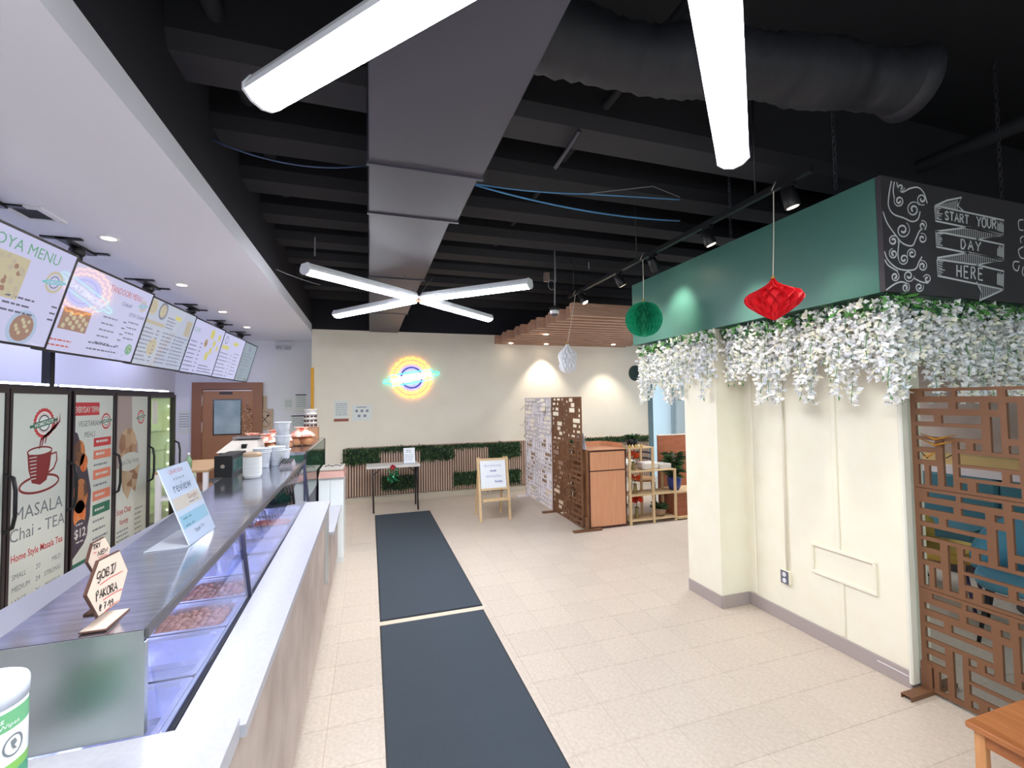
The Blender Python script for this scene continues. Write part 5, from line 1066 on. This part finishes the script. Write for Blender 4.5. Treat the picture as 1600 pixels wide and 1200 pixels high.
MB().lathe((2.165, 5.0, 2.856), [(.003, -.034), (.025, -.028), (.038, -.012), (.04, 0)], 18, caps=False).build('dome', mat('smoked_dome', (60, 60, 66), .08), t)
MB().tube([(2.13+.045*math.cos(q*.5), 4.99, 3.21+.06*math.sin(q*.5)) for q in range(13)], .005, 6, closed=True).build('cable_loop', greyc, t)
MB().box(2.04, 2.10, 4.98, 5.03, 3.25, 3.36).build('junction_box', mat('jbox', (120, 104, 98), .5), t)
# ------------------------------------------------------------------ hanging honeycomb paper ornaments
def honey(name, lab, c, prof, n, m, string_top, cat='paper ornament', sm=None):
    c = Vector(c); t = thing(name, lab, cat, (c.x, c.y, c.z+prof[-1][1]))
    mb = MB()
    for k in range(n):        # petals of folded paper: pairs of neighbouring leaves are glued at alternate heights
        a0 = 2*math.pi*k/n; dA = 2*math.pi/n*.5
        pts = []; N = 14
        L = [];
        import bisect
        zs_ = [prof[0][1]+(prof[-1][1]-prof[0][1])*i/N for i in range(N+1)]
        for i, z in enumerate(zs_):
            for (r1, z1), (r2, z2) in zip(prof, prof[1:]):
                if z2-1e-9 <= z <= z1+1e-9: r = r1+(r2-r1)*((z1-z)/max(1e-9, z1-z2)); break
            wob = dA*.9*math.sin(i*math.pi/2.3+ (math.pi if k % 2 else 0)); a = a0+wob
            L.append(((c.x+.004*math.cos(a0), c.y+.004*math.sin(a0), c.z+z), (c.x+r*math.cos(a), c.y+r*math.sin(a), c.z+z)))
        vs = [p for q in L for p in q]
        mb.add(vs, [(2*i, 2*i+1, 2*i+3, 2*i+2) for i in range(N)])
    mb.lathe(c, [(max(.002, r*.62), z) for r, z in prof], 20)
    mb.build('honeycomb', m, t)
    top = c+Vector((0, 0, prof[0][1])); st = Vector(string_top)
    MB().tube([top, top.lerp(st, .5)+Vector((.004, 0, 0)), st, st+Vector((-.015, -.03, .03)), st+Vector((-.05, -.03, -.03))], .003, 5).build('string', sm or mat('string', (222, 214, 200), .6), t)
    MB().lathe(top, [(.004, .02), (.012, .01), (.01, 0)], 10).build('knot', mat('gold_cap', (196, 150, 60), .4, .5), t)
def paper(name, c):
    m = mat(name, c, .7); return m
sphere = lambda R: [(R*math.sin(math.pi*i/12)+.002, R*math.cos(math.pi*i/12)) for i in range(13)]
gY, rY, wY = 3.6, 2.16, 5.05
p = at(1006, 499, 1, gY); honey('honeycomb_ball', 'green honeycomb paper ball hanging left of the green bulkhead', p, sphere(.17), 48, paper('tissue_green', (30, 172, 130)), (TX, gY, TZ))
p = at(1209, 470, 1, rY); honey('honeycomb_lantern', 'red honeycomb paper lantern hanging before the green bulkhead', p, [(.012, .14), (.03, .11), (.09, .075), (.165, .04), (.17, .01), (.155, -.02), (.10, -.065), (.05, -.10), (.004, -.125)], 28, paper('tissue_red', (232, 30, 46)), (TX, rY, TZ))
p = at(887, 563, 1, wY); honey('honeycomb_lantern', 'white honeycomb paper lantern hanging below the dome camera', p, [(.02, .20), (.03, .165), (.05, .15), (.115, .09), (.12, .03), (.10, -.02), (.095, -.035), (.115, -.07), (.10, -.11), (.06, -.15), (.004, -.165)], 28, paper('tissue_white', (236, 236, 240)), (TX, wY, TZ))
# ------------------------------------------------------------------ green bulkhead with chalkboard
GX, BY, BT, BB = 2.85, 1.77, 3.09, 2.405
greenp = mat('bulkhead_green', (70, 118, 108), .42); chalk = mat('chalkboard', (58, 56, 62), .6, c2=(66, 63, 70), scale=3)
bk = struct('wall_bulkhead', MB().box(GX, XR-.01, BY+.03, 4.36, BB, BT), greenp)
t = thing('chalkboard_sign', 'chalkboard panel with white swirls and banner reading START YOUR DAY HERE', 'chalkboard', (4.1, BY, BB))
MB().box(GX, 5.4, BY, BY+.028, BB, BT).build('board', chalk, t)
ch = mat('chalk_white', (226, 226, 232), .8); mb = MB().use(ch); NY = Vector((0, -1, 0))
def cp(x, y): p = at(1370+x/5.457, 270+y/5.457, 1, BY-.0008); return p
def line(pts, wd=.010): ribbon(mb, [cp(*q) for q in pts], wd, NY)
def smooth(pts, n_=6):
    out = []
    for i in range(len(pts)-1):
        p0_, p1_, p2_, p3_ = [Vector((*pts[max(0, min(len(pts)-1, i+k))], 0)) for k in (-1, 0, 1, 2)]
        for q in range(n_):
            s = q/n_; v = .5*((2*p1_)+(-p0_+p2_)*s+(2*p0_-5*p1_+4*p2_-p3_)*s*s+(-p0_+3*p1_-3*p2_+p3_)*s**3); out.append((v.x, v.y))
    out.append(pts[-1]); return out
def swirl(cx, cy, r, a0, turns=1.6, sgn=1, ry=1.15):
    pts = []; N = 34
    for i in range(N+1):
        q = i/N; a = math.radians(a0)+sgn*turns*2*math.pi*q; rr_ = r*(1-.82*q); pts.append((cx+rr_*math.cos(a), cy+ry*rr_*math.sin(a)))
    ribbon(mb, [cp(*q) for q in pts], [.005+.010*(i/N) for i in range(N+1)], NY)
for s in ((205, 125, 32, 0, 1.3, 1), (190, 240, 44, 200, 1.6, -1), (312, 312, 60, 330, 1.6, -1), (385, 225, 46, 60, 1.4, 1), (222, 488, 62, 300, 1.6, 1), (392, 450, 38, 250, 1.4, 1), (388, 560, 40, 250, 1.3, 1), (140, 578, 44, 20, 1.5, -1), (142, 690, 40, 260, 1.5, -1), (230, 735, 44, 180, 1.5, -1), (300, 690, 42, 150, 1.5, 1), (390, 795, 42, 250, 1.5, 1), (155, 885, 38, 300, 1.5, 1), (272, 878, 48, 0, 1.5, 1), (430, 905, 36, 200, 1.3, 1), (246, 978, 36, 300, 1.4, 1), (362, 975, 38, 330, 1.5, 1)): swirl(*s)
for pts in ([(125, 70), (105, 180), (100, 280), (140, 350), (230, 385), (300, 415), (350, 395), (370, 330)], [(150, 75), (140, 150), (150, 220)], [(170, 80), (185, 140), (220, 165), (280, 135), (350, 125), (400, 170), (430, 260)], [(52, 330), (90, 430), (160, 530), (220, 600), (300, 622), (335, 560), (370, 490), (420, 480)], [(190, 585), (180, 680), (185, 740)], [(65, 670), (100, 750), (190, 820), (320, 825), (360, 760), (385, 715)], [(68, 740), (100, 790), (180, 840)], [(80, 1000), (150, 950), (210, 930), (260, 945)], [(320, 900), (380, 930), (440, 940)], [(1250, 400), (1210, 410), (1215, 480), (1250, 490)], [(1250, 540), (1225, 560), (1230, 600)], [(1250, 630), (1208, 660), (1225, 720), (1255, 730)], [(1215, 760), (1170, 760), (1165, 810), (1200, 835), (1215, 790)], [(1250, 800), (1240, 850), (1255, 880)]):
    ribbon(mb, [cp(*q) for q in smooth(pts)], .009, NY)
for pts in ([(495, 285), (500, 410), (1080, 530), (1085, 405), (530, 287), (495, 285)], [(495, 283), (600, 235), (725, 210), (690, 280), (740, 328)], [(500, 500), (780, 465), (1080, 535), (850, 565), (505, 500)], [(505, 500), (508, 630), (1080, 745), (1085, 615), (850, 565)], [(515, 725), (790, 680), (1085, 748), (850, 785), (515, 738)], [(515, 740), (520, 878), (1080, 995), (1083, 840), (850, 785)], [(850, 930), (890, 1010), (875, 1090), (1080, 995)]): line(pts, .011)
for q in range(13): x = 530+q*13; line([(x, 272-3.6*q*.9), (x, 292+1.5*q)], .006)
def fold(x0, x1, top, bot, n_):
    for q in range(1, n_):
        x = x0+(x1-x0)*q/n_; yt, yb_ = top(x), bot(x)
        if yb_-yt > 10: line([(x, yt+3), (x, yb_-3)], .006)
lin2 = lambda a, b: (lambda x: a[1]+(b[1]-a[1])*(x-a[0])/(b[0]-a[0]))
fold(505, 1080, lambda x: lin2((500, 500), (780, 465))(x) if x < 780 else lin2((780, 465), (1080, 535))(x), lambda x: lin2((505, 500), (850, 565))(x) if x < 850 else lin2((850, 565), (1080, 535))(x), 34)
fold(515, 1085, lambda x: lin2((515, 725), (790, 680))(x) if x < 790 else lin2((790, 680), (1085, 748))(x), lambda x: lin2((515, 738), (850, 785))(x) if x < 850 else lin2((850, 785), (1085, 748))(x), 34)
fold(870, 1080, lin2((850, 932), (1080, 990)), lambda x: lin2((880, 1088), (1080, 997))(x), 13)
rc = random.Random(9)
for (x0, y0, h_, dirn) in ((505, 300, 105, 1), (512, 515, 110, 1), (525, 755, 120, 1)):
    for q in range(7): y = y0+h_*q/7; line([(x0, y), (x0+rc.uniform(25, 60), y+rc.uniform(6, 12))], .006)
for (x0, y0, h_) in ((1078, 415, 95), (1078, 625, 100), (1076, 850, 120)):
    for q in range(7): x = x0-8*q; line([(x, y0-q+rc.uniform(0, 30)), (x, y0+h_-q*3)], .006)
sk = lambda x0, yb_, sl: (lambda a, b: cp(x0+a, yb_+a*sl-b))
dr = lambda P_: ribbon(mb, P_, .012, NY)
strokes(sk(580, 398, .2), 'START', 0, 0, 34, 72, .25, dr); strokes(sk(852, 455, .16), 'YOUR', 0, 0, 36, 82, .22, dr)
strokes(sk(715, 645, .16), 'DAY', 0, 0, 44, 80, .45, dr); strokes(sk(680, 885, .14), 'HERE', 0, 0, 42, 100, .45, dr)
mb.build('chalk_drawing', None, t)
# ------------------------------------------------------------------ pillar and feature wall
WXF = 3.17
pil = struct('wall_pillar', MB().box(2.87, WXF+.2, 3.14, 3.55, 0, BB-.0).box(WXF, WXF+.2, 1.925, 3.14, 0, BB), pcream)
# raised recess frame, pilaster strips
for y0, y1, z0_, z1_ in ((2.09, 2.55, .688, .712), (2.09, 2.55, .486, .51), (2.09, 2.115, .51, .688), (2.525, 2.55, .51, .688)):
    MB().bbox(WXF-.018, WXF-.0005, y0, y1, z0_, z1_, .006).build('raised_frame', pcream, pil)
MB().bbox(WXF-.012, WXF-.0005, 2.325, 2.36, .712, BB-.001, .006).build('cover_strip', pcream, pil); MB().bbox(WXF-.012, WXF-.0005, 2.31, 2.345, .12, .486, .006).build('cover_strip', pcream, pil)
MB().bbox(WXF-.012, WXF-.0005, 3.05, 3.10, .12, BB-.001, .006).build('cover_strip', pcream, pil)
MB().bbox(WXF-.022, WXF+.05, 1.90, 1.9245, .03, BB-.001, .008).build('corner_guard', mat('guard_cream', (238, 236, 224), .4), pil)
MB().tube([(WXF-.014, 2.747, BB-.005), (WXF-.014, 2.747, .42)], .009, 8).build('conduit', mat('conduit_cream', (240, 232, 216), .4), label='thin cream conduit running down to the wall outlet', cat='conduit')
t = thing('wall_outlet', 'grey double wall outlet in a cream box under the conduit', 'outlet', (WXF-.02, 2.76, .315))
MB().bbox(WXF-.032, WXF-.001, 2.72, 2.795, .318, .42, .004).build('box', pcream, t); MB().bbox(WXF-.037, WXF-.0325, 2.722, 2.793, .318, .42, .002).build('plate', mat('plate_grey', (112, 114, 130), .4, .3), t)
for z in (.345, .392): MB().prism([(WXF-.0375, 2.757+.016*math.cos(q*.52), z+.018*math.sin(q*.52)) for q in range(12)], (-.003, 0, 0)).build('socket', white, t)
bbm = mat('vinyl_base', (172, 160, 158), .3)
def bb(x0, x1, y0, y1, n_): 
    o = MB().bbox(x0, x1, y0, y1, 0, .105, .004).build(n_, bbm, kind='structure')
bb(2.858, 2.8695, 3.125, 3.55, 'baseboard_pillar_side'); bb(2.858, WXF-.001, 3.127, 3.139, 'baseboard_pillar_front'); bb(WXF-.013, WXF-.001, 1.915, 3.126, 'baseboard_feature'); bb(WXF-.013, WXF+.2, 1.912, 1.9245, 'baseboard_feature_end')
a = at(1371, 1036-4, 0, WXF-.0135); b = at(1420, 1060-3, 0, WXF-.0135)
MB().tube([a, b], .0035, 5).build('paint_scuff', white, label='white scuff streak on the grey baseboard near the brown screen', cat='scuff mark')
# ------------------------------------------------------------------ hanging white blossom
pet = [mat('petal_white', (250, 250, 250), .6), mat('petal_cream', (252, 249, 230), .6), mat('petal_bluish', (236, 240, 248), .6)]
lf = [mat('vine_green', (86, 150, 70), .5), mat('vine_dark', (40, 84, 60), .5)]
protos = []
def wisteria(seed, L):
    r_ = random.Random(seed)
    def rv2(): return Vector((r_.uniform(-1, 1), r_.uniform(-1, 1), r_.uniform(-1, 1)))
    t = thing('blossom_strand', 'x', 'artificial flowers', (0, 0, 0), 'hanging white blossom strands')
    pts = [Vector((.012*math.sin(k*.9+seed), .012*math.cos(k*.7+seed), -L*k/10)) for k in range(11)]
    MB().tube(pts, .002, 4).build('stem', lf[0], t)
    mb = MB(); n_ = int(L*120)
    for k in range(n_):
        q = (k+r_.random())/n_; w_ = .048*(1-.55*q)*(0.5+.5*min(1, q*6))
        c = Vector((r_.uniform(-w_, w_), r_.uniform(-w_, w_), -L*(.07+.93*q)))
        mb.use(pet[r_.choice((0, 0, 0, 1, 2))])
        for e_ in range(2):
            d = rv2(); leaf(mb, c, r_.uniform(.028, .046), r_.uniform(.026, .038), d, rv2())
    mb.build('petals', None, t, kind='stuff')
    mb = MB()
    for k in range(7 + (seed % 5)*3):
        c = Vector((r_.uniform(-.06, .06), r_.uniform(-.03, .03), -.01-r_.random()*.09)); mb.use(lf[0 if r_.random() < .65 else 1]); leaf(mb, c, r_.uniform(.04, .075), r_.uniform(.018, .028), Vector((r_.uniform(-1, 1), r_.uniform(-1, 1), r_.uniform(-1.2, .2))), rv2())
    if seed % 3 == 0:
        mb.use(lf[0]); leaf(mb, Vector((0, 0, -L)), .04, .012, Vector((.2, .1, -1)), rv2())
    mb.build('leaves', None, t, kind='stuff')
    return t
for s in range(8): protos.append(wisteria(s, (.36, .42, .50, .60, .44, .66, .48, .40)[s]))
used = set(); rw_ = random.Random(21)
LS = 'white blossom strand with green root leaves, hanging under the green bulkhead side'; LF = 'white blossom strand with green root leaves, hanging under the chalkboard'
pos = []
y = BY+.02
while y < 4.33:
    pos.append((GX+.03+rw_.uniform(0, .05), y, LS)); pos.append((GX+.10+rw_.uniform(0, .04), y+.025, LS)) if not (3.08 < y < 3.6) else None
    y += .060
x = GX+.09
while x < 4.6:
    pos.append((x, BY+.03+rw_.uniform(0, .03), LF)); 
    if x > 3.4 or x < 3.1: pos.append((x+.02, BY+.075+rw_.uniform(0, .03), LF))
    x += .052
for k, (x, y, lab) in enumerate(pos):
    s = rw_.randrange(8); pr = protos[s]; rz = rw_.uniform(0, 6.28); z = BB-.001
    if GX-.1 < x < WXF+.2 and 3.08 < y < 3.62: x = GX-.036
    if s not in used: used.add(s); o = pr; o.location = (x, y, z); o.rotation_euler = (0, 0, rz); o['label'] = lab
    else: o = dup(pr, (x, y, z), rz, lab)
    o['group'] = 'blossom strands under the green side' if lab is LS else 'blossom strands under the chalkboard'
# wall logo half hidden behind the flowers
mb = MB(); fr = Frame((5.55, WB-.03, 2.36), (1, 0, 0), (0, 0, 1)); mb.prism([fr.P(.16*math.cos(q*.3), .17*math.sin(q*.3)) for q in range(21)], (0, .028, 0))
mb.build('wall_disc', mat('disc_dark', (22, 46, 44), .4), label='dark green disc on the cream wall, half hidden by blossom', cat='wall sign')
# ------------------------------------------------------------------ foreground stool
st_m = mat('acacia', (186, 120, 72), .42, c2=(150, 88, 48), scale=3.2, stretch=(7, .8, 1)); st_l = mat('acacia_light', (208, 150, 98), .45, c2=(190, 128, 80), scale=5, stretch=(6, 6, .8))
t = thing('wooden_stool', 'low orange-brown wooden stool cut off by the bottom right corner', 'stool', (2.6, 1.02, 0))
MB().bbox(2.345, 2.85, .80, 1.235, .428, .452, .004).build('seat', st_m, t)
for x in (2.36, 2.80):
    for y in (.815, 1.18): MB().bbox(x, x+.035, y, y+.035, 0, .427, .003).build('leg', st_l, t)
MB().box(2.366, 2.386, .85, 1.18, .375, .427).box(2.809, 2.829, .85, 1.18, .375, .427).box(2.395, 2.80, 1.19, 1.21, .375, .427).box(2.395, 2.80, .82, .84, .375, .427).build('apron', st_m, t)
# ------------------------------------------------------------------ dining corner seen through the lattice
teal = mat('teal_velvet', (62, 110, 124), .8); yel = mat('yellow_velvet', (214, 176, 88), .8); bluev = mat('blue_velvet', (88, 146, 172), .8)
t = thing('banquette', 'long teal upholstered banquette along the right wall', 'bench', (5.9, 2.8, 0))
for k in range(4):
    y0 = 1.2+k*.8; MB().bbox(5.6, 6.1, y0+.004, y0+.796, .30, .46, .03).build('seat_cushion', teal, t); MB().bbox(6.0, 6.16, y0+.004, y0+.796, .462, .93, .03).build('back_cushion', teal, t)
MB().box(5.65, 6.16, 1.2, 4.4, 0, .29).build('plinth', mat('plinth_dark', (70, 60, 60), .6), t); MB().box(6.02, 6.34, 1.2, 4.4, .935, 1.02).build('ledge', mat('ledge_pinkwhite', (226, 212, 216), .4), t); MB().box(6.17, 6.34, 1.2, 4.4, 1.02, 1.13).build('rail', mat('rail_tan', (196, 166, 110), .5), t)
def tubchair(x, y, rz, lab, m, legm):
    t = thing('upholstered_chair', lab, 'chair', (x, y, 0)); c = Vector((x, y, 0))
    def R(a, b, z): return (x+a*math.cos(rz)-b*math.sin(rz), y+a*math.sin(rz)+b*math.cos(rz), z)
    mb = MB(); rings = []
    for z, s in ((.40, .9), (.43, 1), (.48, 1), (.50, .93)): rings.append([R(.25*s*math.copysign(abs(math.cos(q))**.6, math.cos(q)), .25*s*math.copysign(abs(math.sin(q))**.6, math.sin(q)), z) for q in [i*math.pi/12 for i in range(24)]])
    mb.loft(rings, caps=True, smooth=True).build('seat', m, t)
    prof = []
    for i in range(13):
        a = math.radians(15+150*i/12); hgt = .58+.30*math.sin(a)**1.2; prof.append((a, hgt))
    rings = [[R(r*math.cos(a), r*math.sin(a)*.95, z_) for (r, z_) in ((.235, .47), (.285, .47), (.30, h*.9), (.285, h), (.255, h*.98), (.245, h*.8))] for a, h in prof]
    MB().loft(rings, caps=True, smooth=True).build('backrest', m, t)
    for sx in (-1, 1):
        for sy in (-1, 1): MB().tube([R(sx*.17, sy*.17, .40), R(sx*.23, sy*.24, 0)], [.017, .011], 8).build('leg', legm, t)
navy = mat('leg_navy', (56, 46, 84), .4)
round_table(5.28, 2.12, .34, 'round dark cafe table between the yellow and blue chairs', mat('tabletop_dark', (66, 68, 76), .4)) 
round_table(5.3, 4.2, .36, 'round white cafe table near the recess, hidden mostly by the pillar', tw)
tubchair(4.75, 2.62, math.radians(20), 'yellow velvet chair seen through the brown lattice', yel, navy)
tubchair(4.45, 1.95, math.radians(-70), 'pale blue velvet chair seen through the brown lattice', bluev, matte_black)
tubchair(5.05, 3.25, math.radians(90), 'teal velvet chair farther back behind the lattice', teal, matte_black)
